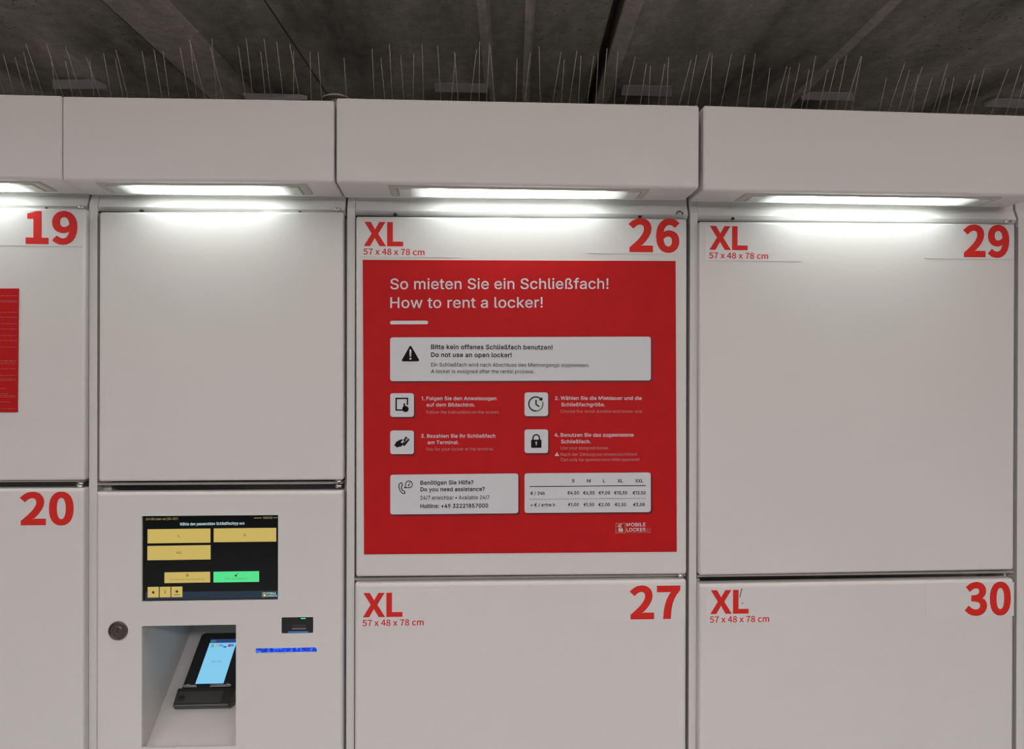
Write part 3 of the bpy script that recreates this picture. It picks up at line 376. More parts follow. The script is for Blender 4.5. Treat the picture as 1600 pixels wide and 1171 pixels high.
# ------------------------------------------------------------------ the setting
def concrete(name, base, bump=1.0):
    m = bpy.data.materials.new(name); m.use_nodes = True; nt = m.node_tree; b = nt.nodes['Principled BSDF']; L = nt.links
    b.inputs['Roughness'].default_value = .85
    tc = nt.nodes.new('ShaderNodeTexCoord')
    def noise(sc, det=6, rough=.6, stretch=None):
        n = nt.nodes.new('ShaderNodeTexNoise'); n.inputs['Scale'].default_value = sc; n.inputs['Detail'].default_value = det; n.inputs['Roughness'].default_value = rough
        if stretch:
            mp = nt.nodes.new('ShaderNodeMapping'); mp.inputs['Scale'].default_value = stretch; mp.inputs['Rotation'].default_value = (0, 0, R(3))
            L.new(tc.outputs['Object'], mp.inputs['Vector']); L.new(mp.outputs['Vector'], n.inputs['Vector'])
        else: L.new(tc.outputs['Object'], n.inputs['Vector'])
        return n
    def ramp(n, stops):
        r = nt.nodes.new('ShaderNodeValToRGB'); e = r.color_ramp.elements
        e[0].position, e[0].color = stops[0][0], (*stops[0][1], 1); e[1].position, e[1].color = stops[-1][0], (*stops[-1][1], 1)
        for p, c in stops[1:-1]: k = e.new(p); k.color = (*c, 1)
        L.new(n.outputs['Fac'], r.inputs['Fac']); return r
    c = Vector(base)
    r1 = ramp(noise(2.2, 5, .6, (2.2, .55, 1)), [(.34, c*.38), (.46, c*.8), (.56, c), (.70, c*1.5)])
    r2 = ramp(noise(30, 8, .7), [(.3, (.72,)*3), (.65, (1.12, 1.1, 1.06))])
    mx = nt.nodes.new('ShaderNodeMix'); mx.data_type = 'RGBA'; mx.blend_type = 'MULTIPLY'; mx.inputs[0].default_value = 1
    L.new(r1.outputs['Color'], mx.inputs[6]); L.new(r2.outputs['Color'], mx.inputs[7]); L.new(mx.outputs[2], b.inputs['Base Color'])
    n1 = noise(38, 10, .8); n2 = nt.nodes.new('ShaderNodeTexVoronoi'); n2.inputs['Scale'].default_value = 46
    L.new(tc.outputs['Object'], n2.inputs['Vector'])
    r3 = nt.nodes.new('ShaderNodeValToRGB'); r3.color_ramp.elements[0].position = .04; r3.color_ramp.elements[1].position = .17
    L.new(n2.outputs['Distance'], r3.inputs['Fac'])
    # pits only in scattered patches
    r4 = ramp(noise(3.5, 3), [(.46, (0, 0, 0)), (.56, (1, 1, 1))])
    mm = nt.nodes.new('ShaderNodeMix'); mm.data_type = 'RGBA'; L.new(r4.outputs['Color'], mm.inputs[0]); mm.inputs[6].default_value = (1, 1, 1, 1); L.new(r3.outputs['Color'], mm.inputs[7])
    ad = nt.nodes.new('ShaderNodeMath'); ad.operation = 'MULTIPLY_ADD'; ad.inputs[1].default_value = .8; L.new(n1.outputs['Fac'], ad.inputs[0]); L.new(mm.outputs[2], ad.inputs[2])
    bp = nt.nodes.new('ShaderNodeBump'); bp.inputs['Strength'].default_value = bump; bp.inputs['Distance'].default_value = .011
    L.new(ad.outputs[0], bp.inputs['Height']); L.new(bp.outputs['Normal'], b.inputs['Normal'])
    return m
CONC = concrete('stained_concrete', (.56, .51, .455)); LITEDGE = concrete('pale_cement_smear', (.80, .71, .64), .6)
FLOORM = mat('station_floor', (.42, .41, .40), .5, noise=.12, nscale=3)
WALLM = mat('dark_back_wall', (.035, .035, .037), .9, noise=.2, nscale=3)  # very dark, so the unseen walls return little light

ZC = 2.45                                                # underside of the ceiling slabs
SK = 0.055                                               # the slab joints run this far to the right per metre of depth
def ceil_x(px): return at_z(px, 0, ZC).x-SK*at_z(px, 0, ZC).y   # joint position, given where it leaves the top of the frame
J = [ceil_x(p) for p in (158, 412, 757, 829, 961, 979, 1410)]
prof = [(-3.3, 0.0), (J[0]-.05, 0.004), (J[0]-.006, .004), (J[0]-.004, .06), (J[0]+.004, .06), (J[0]+.006, -.004),
        (J[0]+.11, -.006), (J[0]+.16, .006), (J[1]-.003, .004), (J[1]-.002, .03), (J[1]+.002, .03), (J[1]+.003, .002),
        (J[1]+.05, .001), (J[1]+.09, .008), (J[2]-.02, .003), (J[2]-.006, -.002), (J[2]+.004, -.002), (J[2]+.012, .004),
        (J[3]-.012, .004), (J[3]-.006, -.001), (J[3]+.005, -.001), (J[3]+.012, .005),
        (J[4]-.012, .002), (J[4]-.002, .008), (J[4], .075), (J[5]-.002, .075), (J[5], .012), (J[5]+.008, .001), (J[5]+.022, -.006), (J[5]+.04, -.008),
        (J[5]+.07, -.002), (J[5]+.30, .004), (J[5]+.36, .001), (J[6]-.03, .000), (J[6]-.004, -.004), (J[6]+.012, .006), (J[6]+.2, .010), (J[6]+.5, .002), (4.7, .004)]
m = MB(); ys = [-5.5, -1, .2, .8, 1.36]
rows = [[(x+SK*y, y, ZC+z) for x, z in prof] for y in ys]
m.loft(rows, closed=False, cap0=False, cap1=False)
pale = [(J[0]+.006, J[0]+.16), (J[2]-.02, J[2]+.004), (J[3]-.012, J[3]+.005), (J[5]-.001, J[5]+.04), (J[6]-.03, J[6]+.004)]   # lit joint edges painted in as a paler tone
for i, f in enumerate(m.f):
    cx = sum(m.v[j][0]-SK*m.v[j][1] for j in f)/len(f)
    if any(a < cx < b for a, b in pale): m.m[i] = 1
top = [[(x+SK*y, y, ZC+.30) for x, z in (prof[0], prof[-1])] for y in (ys[0], ys[-1])]
m.face([top[0][0], top[0][1], top[1][1], top[1][0]])
for y_, k in ((ys[0], 0), (ys[-1], -1)): m.face(rows[k]+[top[k][1], top[k][0]])
tag(m.build('ceiling', [CONC, LITEDGE]), kind='structure')
m = MB(); m.box((-3.6, -5.5, -.1), (4.4, 1.36, 0)); tag(m.build('floor', FLOORM), kind='structure')
m = MB(); m.box((-3.6, 1.36, -.1), (4.4, 1.46, 2.75)); tag(m.build('wall_back', WALLM), kind='structure')  # unseen; set close in to keep the rear ceiling dark
m = MB(); m.box((-3.6, -5.6, -.1), (4.4, -5.5, 2.75)); tag(m.build('wall_front', WALLM), kind='structure')  # front and side walls: unseen, added to block ambient light
m = MB(); m.box((-3.7, -5.6, -.1), (-3.6, 1.46, 2.75)); tag(m.build('wall_left', WALLM), kind='structure')
m = MB(); m.box((4.4, -5.6, -.1), (4.5, 1.46, 2.75)); tag(m.build('wall_right', WALLM), kind='structure')

# ------------------------------------------------------------------ locker cabinets
HOOD_Y, BACK_Y, FLANGE_Y = -.061, .018, .012
ZCREASE, ZUNDER = 1.8165, 1.8335
XB = [-1.139, -.609, -.2037, .3591, .9250, 1.488]        # left edges of the five columns, and the end of the row
GAP = .0028
def cabinet(k, label, ztop, zhead, rails, fw=.0125, zlow=.04):
    """The sheet-steel column: side flange, header strip above the doors, rails between the doors, hollow carcass."""
    xl, xr = XB[k]+GAP*.5, XB[k+1]-GAP*.5
    root = empty('locker_cabinet', ((xl+xr)/2, .4, 0), label, 'locker', 'columns of the locker wall')
    dz = ztop-1.968
    def prof(ylip=0.0): return [(FLANGE_Y, 0.0), (FLANGE_Y, ZCREASE-.0015), (FLANGE_Y+.0008, ZCREASE), (.0195, ZUNDER-.003), (.0195, 1.9432), (.80, 1.9432), (.80, 0)]
    m = MB()
    m.extrude_x(prof(), xl, xl+fw)                                   # left side with its front flange
    m.box((xl+fw, .034, 0), (xl+fw+.012, .060, zhead))               # inner return behind the door edge
    m.box((xr-.004, .034, 0), (xr, .80, 1.9432))                     # right side
    m.box((xl+fw, .79, 0), (xr-.004, .80, 1.9432)); m.box((xl+fw, .10, 0), (xr-.004, .79, .04))
    m.box((xl+fw+.012, .10, zlow), (xr-.004, .104, zhead))           # inner front behind the door gaps
    m.build('carcass', PAINT, root)
    m = MB(); m.box((xl, .036, 1.9434), (xr, .80, 1.944)); m.build('top_sheet', DARKTOP, root)
    h = MB()                                                         # header: leaning upper band, creased above a lower lip
    hp = [(.020, 1.944), (.020, ZUNDER-.003), (FLANGE_Y+.0012, ZCREASE-.002), (FLANGE_Y, ZCREASE-.0045), (FLANGE_Y+.0045, zhead+.004), (.020, zhead+.0005), (.034, zhead), (.034, 1.944)]
    h.extrude_x(hp, xl+fw+.0006, xr-.001)
    hd = h.build('header_strip', PAINT, root)
    g = MB(); g.box((xl+fw+.001, .0132, zhead-.0016), (xr-.002, .032, zhead+.0002)); g.build('seal_strip', DARK, root)  # dark strip that paints the shade under the header lip
    for zr in rails:
        r = MB(); r.extrude_x([(.0125, zr-.0018), (.0105, zr-.0006), (.0105, zr+.0010), (.0125, zr+.0022), (.06, zr+.0022), (.06, zr-.0018)], xl+fw+.001, xr-.004)
        r.build('door_rail', EDGE, root)
    return root, hd
def holes(root, hd, spots, zhead):
    for px, py, rx in spots:
        p = at(px, py, FLANGE_Y)
        m = MB(); m.lathe((p.x, FLANGE_Y+.0018, p.z-.0022), [(rx, 0), (rx, .004)], 16); m.build('drain_hole', DARK, hd)
def door(root, q, label, bev=.0042):
    m = MB(); slab(m, q, 0.0, .020, bev, .004)
    o = m.build('door', PAINT, root)
    if label: o['label'] = label
    return o
def hinge_pin(dr, px, py, Y=.006, r=.0022, ln=.010):
    p = at(px, py, Y); m = MB()
    m.tube([(p.x-ln/2, Y, p.z), (p.x+ln/2, Y, p.z)], r, 10); m.tube([(p.x-.002, Y, p.z-.0035), (p.x-.002, Y, p.z+.0028)], r*.7, 8)
    m.build('hinge_pin', PIN, dr)
def sticker(dr, name, quad, label):
    """A film on the door; its red characters are printed on the same sheet."""
    m = MB(); (x0, y0), (x1, y1), (x2, y2), (x3, y3) = quad
    P = [at(*p, 0) for p in quad]
    xs = ((P[0].x+P[3].x)/2, (P[1].x+P[2].x)/2); zt, zb = (P[0].z+P[1].z)/2, (P[2].z+P[3].z)/2
    m.box((xs[0], -.0005, zb), (xs[1], .0004, zt))
    return m
YS = -.0007
def size_sticker(dr, quad, xl, szl, label):
    m = sticker(dr, 'size_sticker', quad, label)
    write(m, 'XL', xl[0], xl[1], xl[2], xl[3], YS, 'N', 39, 1, track=-22)
    write(m, '57 x 48 x 78 cm', szl[0], szl[1], szl[2], szl[3], YS, 'N', 17, 1)
    o = m.build('size_sticker', [FILM, RED], dr); o['label'] = label
def number_sticker(dr, quad, txt, n, label):
    m = sticker(dr, 'number_sticker', quad, label)
    write(m, txt, n[0], n[1], n[2], n[3], YS, 'N', 40, 1, track=-6)
    o = m.build('number_sticker', [FILM, RED], dr); o['label'] = label

# --- column 1 (left edge of the photograph): doors 19 and 20
c1, h1 = cabinet(0, 'leftmost white locker column, cut by the picture edge, with doors 19 and 20', 1.962, 1.8055, [1.3755])
XL1 = XB[0]+.0185
TR19, BR19 = at(133, 326), at(131.6, 751)
d19 = door(c1, [(XL1, TR19.z), (TR19.x, TR19.z), (BR19.x, BR19.z), (XL1, BR19.z)], 'white door with red number 19')
TR20 = at(132.4, 763)
d20 = door(c1, [(XL1, TR20.z), (TR20.x, TR20.z), (TR20.x, .60), (XL1, .60)], 'white door with red number 20', .0048)
number_sticker(d19, [(-20, 330), (129, 328), (129, 384.5), (-20, 384.5)], '19', (40, 121, 381.8, 330.3), 'sticker with red 19')
number_sticker(d20, [(-20, 768), (124, 768), (124, 824), (-20, 824)], '20', (32.5, 116.7, 820.5, 769), 'sticker with red 20')
hinge_pin(d19, 127.5, 324); hinge_pin(d19, 125.5, 756); hinge_pin(d20, 125.5, 760)
holes(c1, h1, [(71, 323, .0016)], 1.8055)
# --- column 2: blank door above the rental terminal
c2, h2 = cabinet(1, 'white locker column with a plain unnumbered door above the touch screen terminal', 1.961, 1.8045, [1.3700], zlow=1.36)
dbl = door(c2, pxquad((155, 331), (536, 331), (536, 750.5), (153.5, 753)), 'plain white door without number')
hinge_pin(dbl, 528, 327.5); hinge_pin(dbl, 529, 752.5); hinge_pin(dbl, 529, 760)
holes(c2, h2, [(220, 328, .0032), (468, 329.5, .0022)], 1.8045)
# --- column 3: doors 26 (with the poster) and 27
c3, h3 = cabinet(2, 'white locker column with doors 26 and 27, red poster on its upper door', 1.9665, 1.8035, [1.2135])
d26 = door(c3, pxquad((556, 338), (1073.5, 342), (1073, 898), (556, 902)), 'white door numbered 26')
q27 = pxquad((554.5, 911), (1072.3, 905.5), (1072, 1100), (554.5, 1100)); q27[2] = (q27[1][0], .60); q27[3] = (q27[0][0], .60)
d27 = door(c3, q27, 'white door numbered 27', .0062)
size_sticker(d26, [(561, 345), (717, 345), (717, 402), (561, 402)], (568.5, 630, 384.9, 347.1), (567.6, 663.3, 398.5, 389), 'sticker with XL and 57 x 48 x 78 cm')
number_sticker(d26, [(917, 342), (1068, 344), (1068, 397), (917, 397)], '26', (981.8, 1061.9, 394.4, 342), 'sticker with red 26')
size_sticker(d27, [(561, 923), (717, 922), (717, 978), (561, 980)], (567.4, 629.1, 963.8, 926), (566.6, 662.2, 977.3, 967.6), 'sticker with XL and 57 x 48 x 78 cm')
number_sticker(d27, [(917, 914), (1069, 913), (1069, 969.5), (917, 971)], '27', (983, 1062, 967, 915), 'sticker with red 27')
hinge_pin(d27, 1063, 899)
m = MB(); p = at(1062, 334, .010)
for a0 in range(1): m.tube([(p.x+.0052*math.cos(t*math.pi/8), .010, p.z-.001+.0052*math.sin(t*math.pi/8)) for t in range(9)], .0009, 8)
m.build('ring_lug', DARK, h3)
holes(c3, h3, [(617, 333, .0028), (1000.5, 335.5, .0030)], 1.8035)
# --- column 4: doors 29 and 30
c4, h4 = cabinet(3, 'white locker column with doors 29 and 30, right of the red poster', 1.9665, 1.8020, [1.2120])
d29 = door(c4, pxquad((1093, 346), (1587, 350), (1584.5, 891), (1093, 900)), 'white door numbered 29')
q30 = pxquad((1092, 913), (1583, 904.5), (1583, 1100), (1092, 1100)); q30[2] = (q30[1][0], .60); q30[3] = (q30[0][0], .60)
d30 = door(c4, q30, 'white door numbered 30', .0058)
size_sticker(d29, [(1102, 351), (1252, 351), (1252, 408), (1102, 408)], (1108.4, 1168.3, 390.8, 353.5), (1107.7, 1200.2, 404.4, 395.1), 'sticker with XL and 57 x 48 x 78 cm')
number_sticker(d29, [(1444, 351), (1583, 352), (1583, 405.5), (1444, 404.5)], '29', (1504.6, 1577, 402.3, 352), 'sticker with red 29')
size_sticker(d30, [(1102, 919), (1253, 918), (1253, 972), (1102, 975)], (1108.9, 1168.7, 958.7, 921.6), (1107.9, 1200.7, 972, 962.3), 'sticker with XL and 57 x 48 x 78 cm')
number_sticker(d30, [(1445, 911), (1582, 909), (1582, 961), (1445, 965)], '30', (1505.5, 1577.4, 961, 909.6), 'sticker with red 30')
hinge_pin(d29, 1574, 345.5, Y=-.001, ln=.012)
holes(c4, h4, [(1146, 338.7, .0026)], 1.802)
for d_ in (d20, d27, d30): d_.location.y = -.003          # the lower doors stand a little proud
# two black scuffs on the size sticker of door 30
for pts in ([(1158.5, 919.5), (1157, 923), (1155.8, 928), (1154.8, 933)], [(1159.2, 941), (1158.7, 943.5)]):
    m = MB(); m.pline(pts, 1.1, -.0008); m.build('scuff_mark', DARK, d30)
# --- column 5: only its side flange enters the frame
c5, h5 = cabinet(4, 'rightmost white locker column, only its edge in the picture', 1.9655, 1.8010, [])
TL5 = XB[4]+.017
door(c5, [(TL5+.006, 1.7985), (XB[5]-.006, 1.7985), (XB[5]-.006, 1.215), (TL5+.006, 1.215)], None)

# ------------------------------------------------------------------ light hoods over the cabinets
COVER = bpy.data.materials.new('lamp_cover_glow'); COVER.use_nodes = True
nt = COVER.node_tree; b = nt.nodes['Principled BSDF']; b.inputs['Base Color'].default_value = (.62, .66, .60, 1); b.inputs['Roughness'].default_value = .25
tc = nt.nodes.new('ShaderNodeTexCoord'); sx = nt.nodes.new('ShaderNodeSeparateXYZ'); nt.links.new(tc.outputs['Generated'], sx.inputs[0])
rp = nt.nodes.new('ShaderNodeValToRGB'); e = rp.color_ramp.elements
e[0].position = 0.05; e[0].color = (0, 0, 0, 1); e[1].position = .95; e[1].color = (0, 0, 0, 1)
for p_, c_ in ((.12, .10), (.18, 1), (.82, 1), (.88, .10)): k = e.new(p_); k.color = (c_, c_, c_, 1)
nt.links.new(sx.outputs[0], rp.inputs['Fac'])
mu = nt.nodes.new('ShaderNodeMath'); mu.operation = 'MULTIPLY'; mu.inputs[1].default_value = LED = 9.0
nt.links.new(rp.outputs['Color'], mu.inputs[0]); nt.links.new(mu.outputs[0], b.inputs['Emission Strength'])
b.inputs['Emission Color'].default_value = (.93, 1.0, .95, 1)
TRIM = mat('lamp_trim', (.50, .49, .44), .4, noise=.03)
def hood(xa, xb, za, zb, zua, zub, label, lx, ba=None, bb=None):
    """A sheet-metal canopy whose underside carries a flush strip lamp. za/zb: top, zua/zub: lower front edge, ba/bb: back edge, at the left/right end."""
    ba = ba or ZUNDER-.001; bb = bb or ZUNDER-.001
    root = empty('light_hood', ((xa+xb)/2, -.02, zua), label, 'canopy light', 'canopies along the top of the locker wall')
    def ring(x, zt, zu, zbk, ins=0.0):
        y0 = HOOD_Y+ins; zt -= ins; r = .0045
        pr = [(BACK_Y, zt), (y0+.002, zt), (y0, zt-.002)]
        for k in range(5):
            a = math.pi/2*k/4; pr.append((y0+r*(1-math.cos(a)), zu+ins+r*(1-math.sin(a))))
        pr += [(BACK_Y-.003, zbk+ins), (BACK_Y, zbk+.002+ins)]
        return [(x, y, z) for y, z in pr]
    m = MB(); m.loft([ring(xa, za, zua, ba, .0018), ring(xa+.0018, za, zua, ba), ring(xb-.0018, zb, zub, bb), ring(xb, zb, zub, bb, .0018)])
    m.build('hood_shell', HOODP, root)
    def under(x, s):                                  # a point of the underside, s from its front to its back edge
        u = (x-xa)/(xb-xa); zf = zua+(zub-zua)*u; zk = ba+(bb-ba)*u; y = HOOD_Y+.0045+(BACK_Y-HOOD_Y-.0075)*s
        return Vector((x, y, zf+(zk-zf)*s))
    x0, x1 = lx; s0, s1 = .10, .78
    def rect(dx, ds, dz): return [under(x0+dx, s0+ds)+Vector((0, 0, dz)), under(x1-dx, s0+ds)+Vector((0, 0, dz)), under(x1-dx, s1-ds)+Vector((0, 0, dz)), under(x0+dx, s1-ds)+Vector((0, 0, dz))]
    t = MB(); t.loft([rect(0, 0, .0005), rect(0, 0, -.0016), rect(.003, .025, -.0026), rect(.012, .06, -.0022), rect(.013, .07, .0005)], cap0=False, cap1=False)
    t.build('lamp_trim', TRIM, root)
    c = MB(); c.loft([rect(.0125, .065, .0002), rect(.0145, .085, -.0040)]); c.build('lamp_cover', COVER, root)
    return root
X = lambda px, py: at(px, py, -.035).x
W2 = X(1012, 300)-X(608, 296)
hood(XB[0]-.002, -.6112, 1.9605, 1.9605, 1.835, 1.835, 'leftmost white canopy with strip light, cut by the picture edge', (X(70, 292)-W2*.72*1.0, X(70, 292)))
hood(-.6100, -.2103, 1.9595, 1.9622, 1.8340, 1.8382, 'narrow white canopy with strip light above the plain unnumbered door', (X(157, 294), X(482, 299)), 1.8312, 1.8338)
hood(-.2068, .3522, 1.9662, 1.9668, 1.8376, 1.8373, 'white canopy with strip light above door 26 and the red poster', (X(608, 296), X(1012, 303)), 1.8327, 1.8367)
hood(.3597, .9085, 1.9672, 1.9622, 1.8340, 1.8345, 'white canopy with strip light above door 29', (X(1160, 308), X(1556, 317)), 1.8348, 1.8332)

# ------------------------------------------------------------------ red instruction poster on door 26
po = empty('poster', (.069, 0, 1.46), 'large red instruction poster in German and English on door 26', 'poster')
q = [at(567, 406.5), at(1055.3, 408.3), at(1057.2, 862.3), at(569, 866.5)]
m = MB(); m.loft([[(p.x, -.0004, p.z) for p in q], [(p.x, -.0012, p.z) for p in q]]); m.build('poster_sheet', POSTER, po)
YP = -.0014; YQ = -.0017; YR = -.0020
m = MB()
write(m, 'So mieten Sie ein Schließfach!', 609.8, 950.8, 452.3, 435.6, YP, 'I', 9, base1=451.7)
write(m, 'How to rent a locker!', 609.8, 848, 481.6, 464.9, YP, 'I', 9, base1=481.0)
m.build('heading', PWHITE, po)
def prr(m, x0, y0, x1, y1, r, Y, mi=0, dyr=0.0):          # a printed rounded rectangle, right side shifted by dyr rows
    P = [at(x0, y0, Y), at(x1, y0+dyr, Y), at(x1, y1+dyr, Y), at(x0, y1, Y)]
    m.face([(p.x, Y, p.y) for p in rquad([(p.x, p.z) for p in P], 0, r*.00104, 6)], mi)
m = MB(); prr(m, 609.5, 501.6, 668.8, 507.2, 2.7, YP, 0, -.2); m.build('heading_rule', PWHITE, po)
def card(x0, y0, x1, y1, name, label, dyr=-1.5, r=4.5):
    m = MB(); prr(m, x0+2.2, y0+2.8, x1+2.4, y1+2.8, r, YP, 1, dyr); prr(m, x0, y0, x1, y1, r, YQ, 0, dyr)
    o = m.build(name, [PWHITE, POSTERD], po); o['label'] = label; return o
wc = card(609.6, 527.5, 1017, 595.9, 'warning_card', 'grey card with warning triangle', -1.2)
m = MB()
write(m, 'Bitte kein offenes Schließfach benutzen!', 673.5, 863.3, 546.2, 539, YR, 'I', 22)
write(m, 'Do not use an open locker!', 673.5, 799.4, 558.4, 551.2, YR, 'I', 22)
write(m, 'Ein Schließfach wird nach Abschluss des Mietvorgangs zugewiesen.', 673.5, 921, 573.3, 567.5, YR, 'I', 4)
write(m, 'A locker is assigned after the rental process.', 673.5, 834.9, 583.4, 577.7, YR, 'I', 4)
m.build('warning_lettering', PBLACK, wc)
m = MB()
tri = [(641.3, 539), (656.2, 564.8), (626.6, 565)]
def rpoly(pts, r, n=5):
    out = []; pts = [Vector(p) for p in pts]
    for i, p in enumerate(pts):
        a = p+(pts[i-1]-p).normalized()*r; b = p+(pts[(i+1) % len(pts)]-p).normalized()*r
        for j in range(n+1): u = j/n; out.append(a*(1-u)**2+p*2*u*(1-u)+b*u*u)
    return [tuple(p) for p in out]
m.ppoly(rpoly(tri, 4), YR); m.pline([(641.3, 547.6), (641.3, 556.6)], 2.9, YR-.0003, 1); m.pdisc(641.3, 547.4, 1.45, YR-.0003, 1); m.pdisc(641.3, 556.6, 1.45, YR-.0003, 1); m.pdisc(641.3, 560.8, 1.6, YR-.0003, 1)
m.build('warning_triangle', [PBLACK, PWHITE], wc)
# four numbered steps: an icon card and its text
S1 = card(609.7, 614.8, 646.7, 651.8, 'step_card', 'grey card with screen and finger icon', -.1)
m = MB(); m.pline([(632, 641), (619, 641), (619, 622.8), (636.6, 622.8), (636.6, 633)], 2.1, YR)
m.pline([(631.6, 631.5), (631.6, 640)], 2.4, YR-.0002); m.pdisc(631.6, 631.6, 1.2, YR-.0002); m.pdisc(633.6, 639.4, 4.9, YR-.0002, ry=4.7); m.ppoly([(628.3, 637), (631, 636), (634, 643), (630, 642)], YR-.0002)
m.build('touch_icon', PBLACK, S1)
S2 = card(819.6, 613.6, 856.4, 650.6, 'step_card', 'grey card with clock icon', -.1)
m = MB(); m.parc(837.3, 631.6, 11, 85, 315, 1.9, YR, n=36)
for a in range(-12, 86, 13): m.pdisc(837.3+11*math.cos(R(a)), 631.6+11*math.sin(R(a)), 1.0, YR, n=10)
m.ppoly([(847.4, 620.6), (847.6, 626.6), (841.6, 625.6)], YR); m.pline([(837.6, 625), (837.6, 632.4), (842.6, 635.6)], 2.0, YR)
m.build('clock_icon', PBLACK, S2)
S3 = card(609.7, 673, 646.7, 710, 'step_card', 'grey card with hand and payment card icon', -.1)
m = MB(); m.ppoly([(616, 696.2), (619.4, 690.6), (625.8, 687.2), (630, 686.8), (626, 692), (628.6, 693), (632, 690), (632.4, 692.5), (627.4, 697.6), (620.2, 699.6)], YR)
m.ppoly([(634.2, 682.2), (640.2, 687.2), (632, 697.6), (629.6, 695.6), (633.2, 691.6), (630, 688.4)], YR)
for k in range(3): m.parc(637.4, 688.4, 1.4+k*1.2, 150, 290, .5, YR-.0002, 1, 8)
m.build('payment_icon', [PBLACK, PWHITE], S3)
S4 = card(819.6, 671.4, 856.4, 708.4, 'step_card', 'grey card with padlock icon', -.1)
m = MB(); m.ppoly(rpoly([(829.9, 687.5), (846, 687.4), (846, 700), (829.9, 700.1)], 1.2), YR)
m.pline([(832.8, 688), (832.8, 684.5)], 1.9, YR); m.pline([(842.9, 688), (842.9, 684.5)], 1.9, YR); m.parc(837.85, 684.8, 5.05, 180, 360, 1.9, YR)
m.pdisc(837.9, 691.8, 1.5, YR-.0002, 1); m.pline([(837.9, 691.8), (837.9, 696.4)], 1.2, YR-.0002, 1)
m.build('padlock_icon', [PBLACK, PWHITE], S4)
steps = [
 [('1.', 658.4, 663.6, 625.7, 620), ('Folgen Sie den Anweisungen', 666.4, 775.4, 625.6, 620), ('auf dem Bildschirm.', 666.5, 741.9, 635.6, 630)],
 [('2.', 867.2, 873.9, 625.2, 619.6), ('Wählen Sie die Mietdauer und die', 876.1, 1002.6, 625.2, 619.6), ('Schließfachgröße.', 877, 945.2, 635.2, 629.6)],
 [('3.', 658, 664, 684.3, 678.7), ('Bezahlen Sie Ihr Schließfach', 667.2, 773.9, 684.3, 678.7), ('am Terminal.', 668.2, 717, 694.3, 688.7)],
 [('4.', 866.5, 873.5, 682.7, 677.1), ('Benutzen Sie das zugewiesene', 876.2, 989.8, 682.7, 677.1), ('Schließfach.', 876.7, 922.9, 693.1, 687.5)]]
faint = [[('Follow the instructions on the screen.', 666.5, 780.4, 646.6, 641.9)], [('Choose the rental duration and locker size.', 876.1, 1004.5, 645.3, 640.6)],
         [('Pay for your locker at the terminal.', 666.5, 771.6, 704.3, 699.6)],
         [('Use your assigned locker.', 876, 952, 702.6, 697.9), ('Nach der Zahlung nur einmal zu öffnen!', 876.2, 995.4, 712.6, 707.9), ('Can only be opened once after payment!', 876.2, 999.2, 720.8, 716.1)]]
for k, (st, fa) in enumerate(zip(steps, faint)):
    m = MB()
    for t in st: write(m, *t, YP, 'I', 12)
    for t in fa: write(m, *t, YP, 'I', -4, 1)
    if k == 3:
        m.ppoly(rpoly([(870.2, 706.6), (873.8, 713), (866.6, 713)], 1), YP); m.pline([(870.2, 708.6), (870.2, 710.6)], .8, YP-.0003, 2); m.pdisc(870.2, 711.8, .5, YP-.0003, 2, 8)
    m.build('step_lettering', [PWHITE, PFAINT, POSTER], po)
hc = card(609.8, 742.2, 809.8, 804.4, 'help_card', 'grey card with telephone icon and hotline', -2.0)
m = MB()
write(m, 'Benötigen Sie Hilfe?', 657, 739.8, 758, 751.5, YR, 'I', 22, base1=757.3)
write(m, 'Do you need assistance?', 657, 757.5, 768.4, 762, YR, 'I', 22, base1=767.6)
write(m, '24/7 erreichbar • Available 24/7', 657, 764.5, 781.2, 775.2, YR, 'I', 6, base1=780.4)
write(m, 'Hotline: +49 32221857000', 657, 762.7, 794.4, 788, YR, 'I', 26, base1=793.6)
m.build('help_lettering', PBLACK, hc)
m = MB(); m.pline([(626.6, 754.6), (623.6, 757), (623.2, 762), (625.4, 767.6), (629.4, 771.8), (632.6, 771.4), (632.6, 768.4), (629.6, 767), (627.6, 765), (627, 761.4), (628.8, 759), (627.8, 755.4)], 1.3, YR, closed=True)
m.parc(639, 757.2, 5.3, -200, 110, 1.2, YR); m.pline([(634.2, 759.2), (632, 762.8), (637.4, 762.2)], 1.2, YR); m.pline([(639.4, 756.4), (638.4, 760)], 1.5, YR); m.pdisc(640, 754.2, .9, YR, n=10)
m.build('telephone_icon', PBLACK, hc)
pc = card(819.6, 740, 1016.8, 802, 'price_card', 'grey card with price table', -1.4)
m = MB()
def mid(t, cx, w_, b_, t_): write(m, t, cx-w_/2, cx+w_/2, b_, t_, YR, 'I', 24)
for t, cx, w_ in (('S', 895.8, 3.6), ('M', 919.9, 5.6), ('L', 944, 3.4), ('XL', 969, 8.4), ('XXL', 998.6, 12.6)):
    m = MB(); mid(t, cx, w_, 754.4, 749.2); m.build('size_head', PBLACK, pc)['label'] = 'column head '+t
m = MB()
for t, cx, w_ in (('€4,50', 895.7, 18), ('€6,50', 920.1, 18), ('€9,00', 944.3, 18), ('€10,50', 969.8, 20.6), ('€13,50', 998.7, 20.2)): mid(t, cx, w_, 772.9, 767.9)
for t, cx, w_ in (('€1,00', 896, 16.8), ('€1,50', 920.2, 16.6), ('€2,00', 944, 17.8), ('€2,50', 969.6, 17.6), ('€3,00', 998.4, 18)): mid(t, cx, w_, 791.3, 786.3)
m.build('price_figures', PBLACK, pc); m = MB()
write(m, '€ / 24h', 828.9, 851.2, 773.6, 768.6, YR, 'I', 24); write(m, '+ € / extra h', 829, 867, 791.8, 786.8, YR, 'I', 24)
m.build('row_heads', PBLACK, pc)
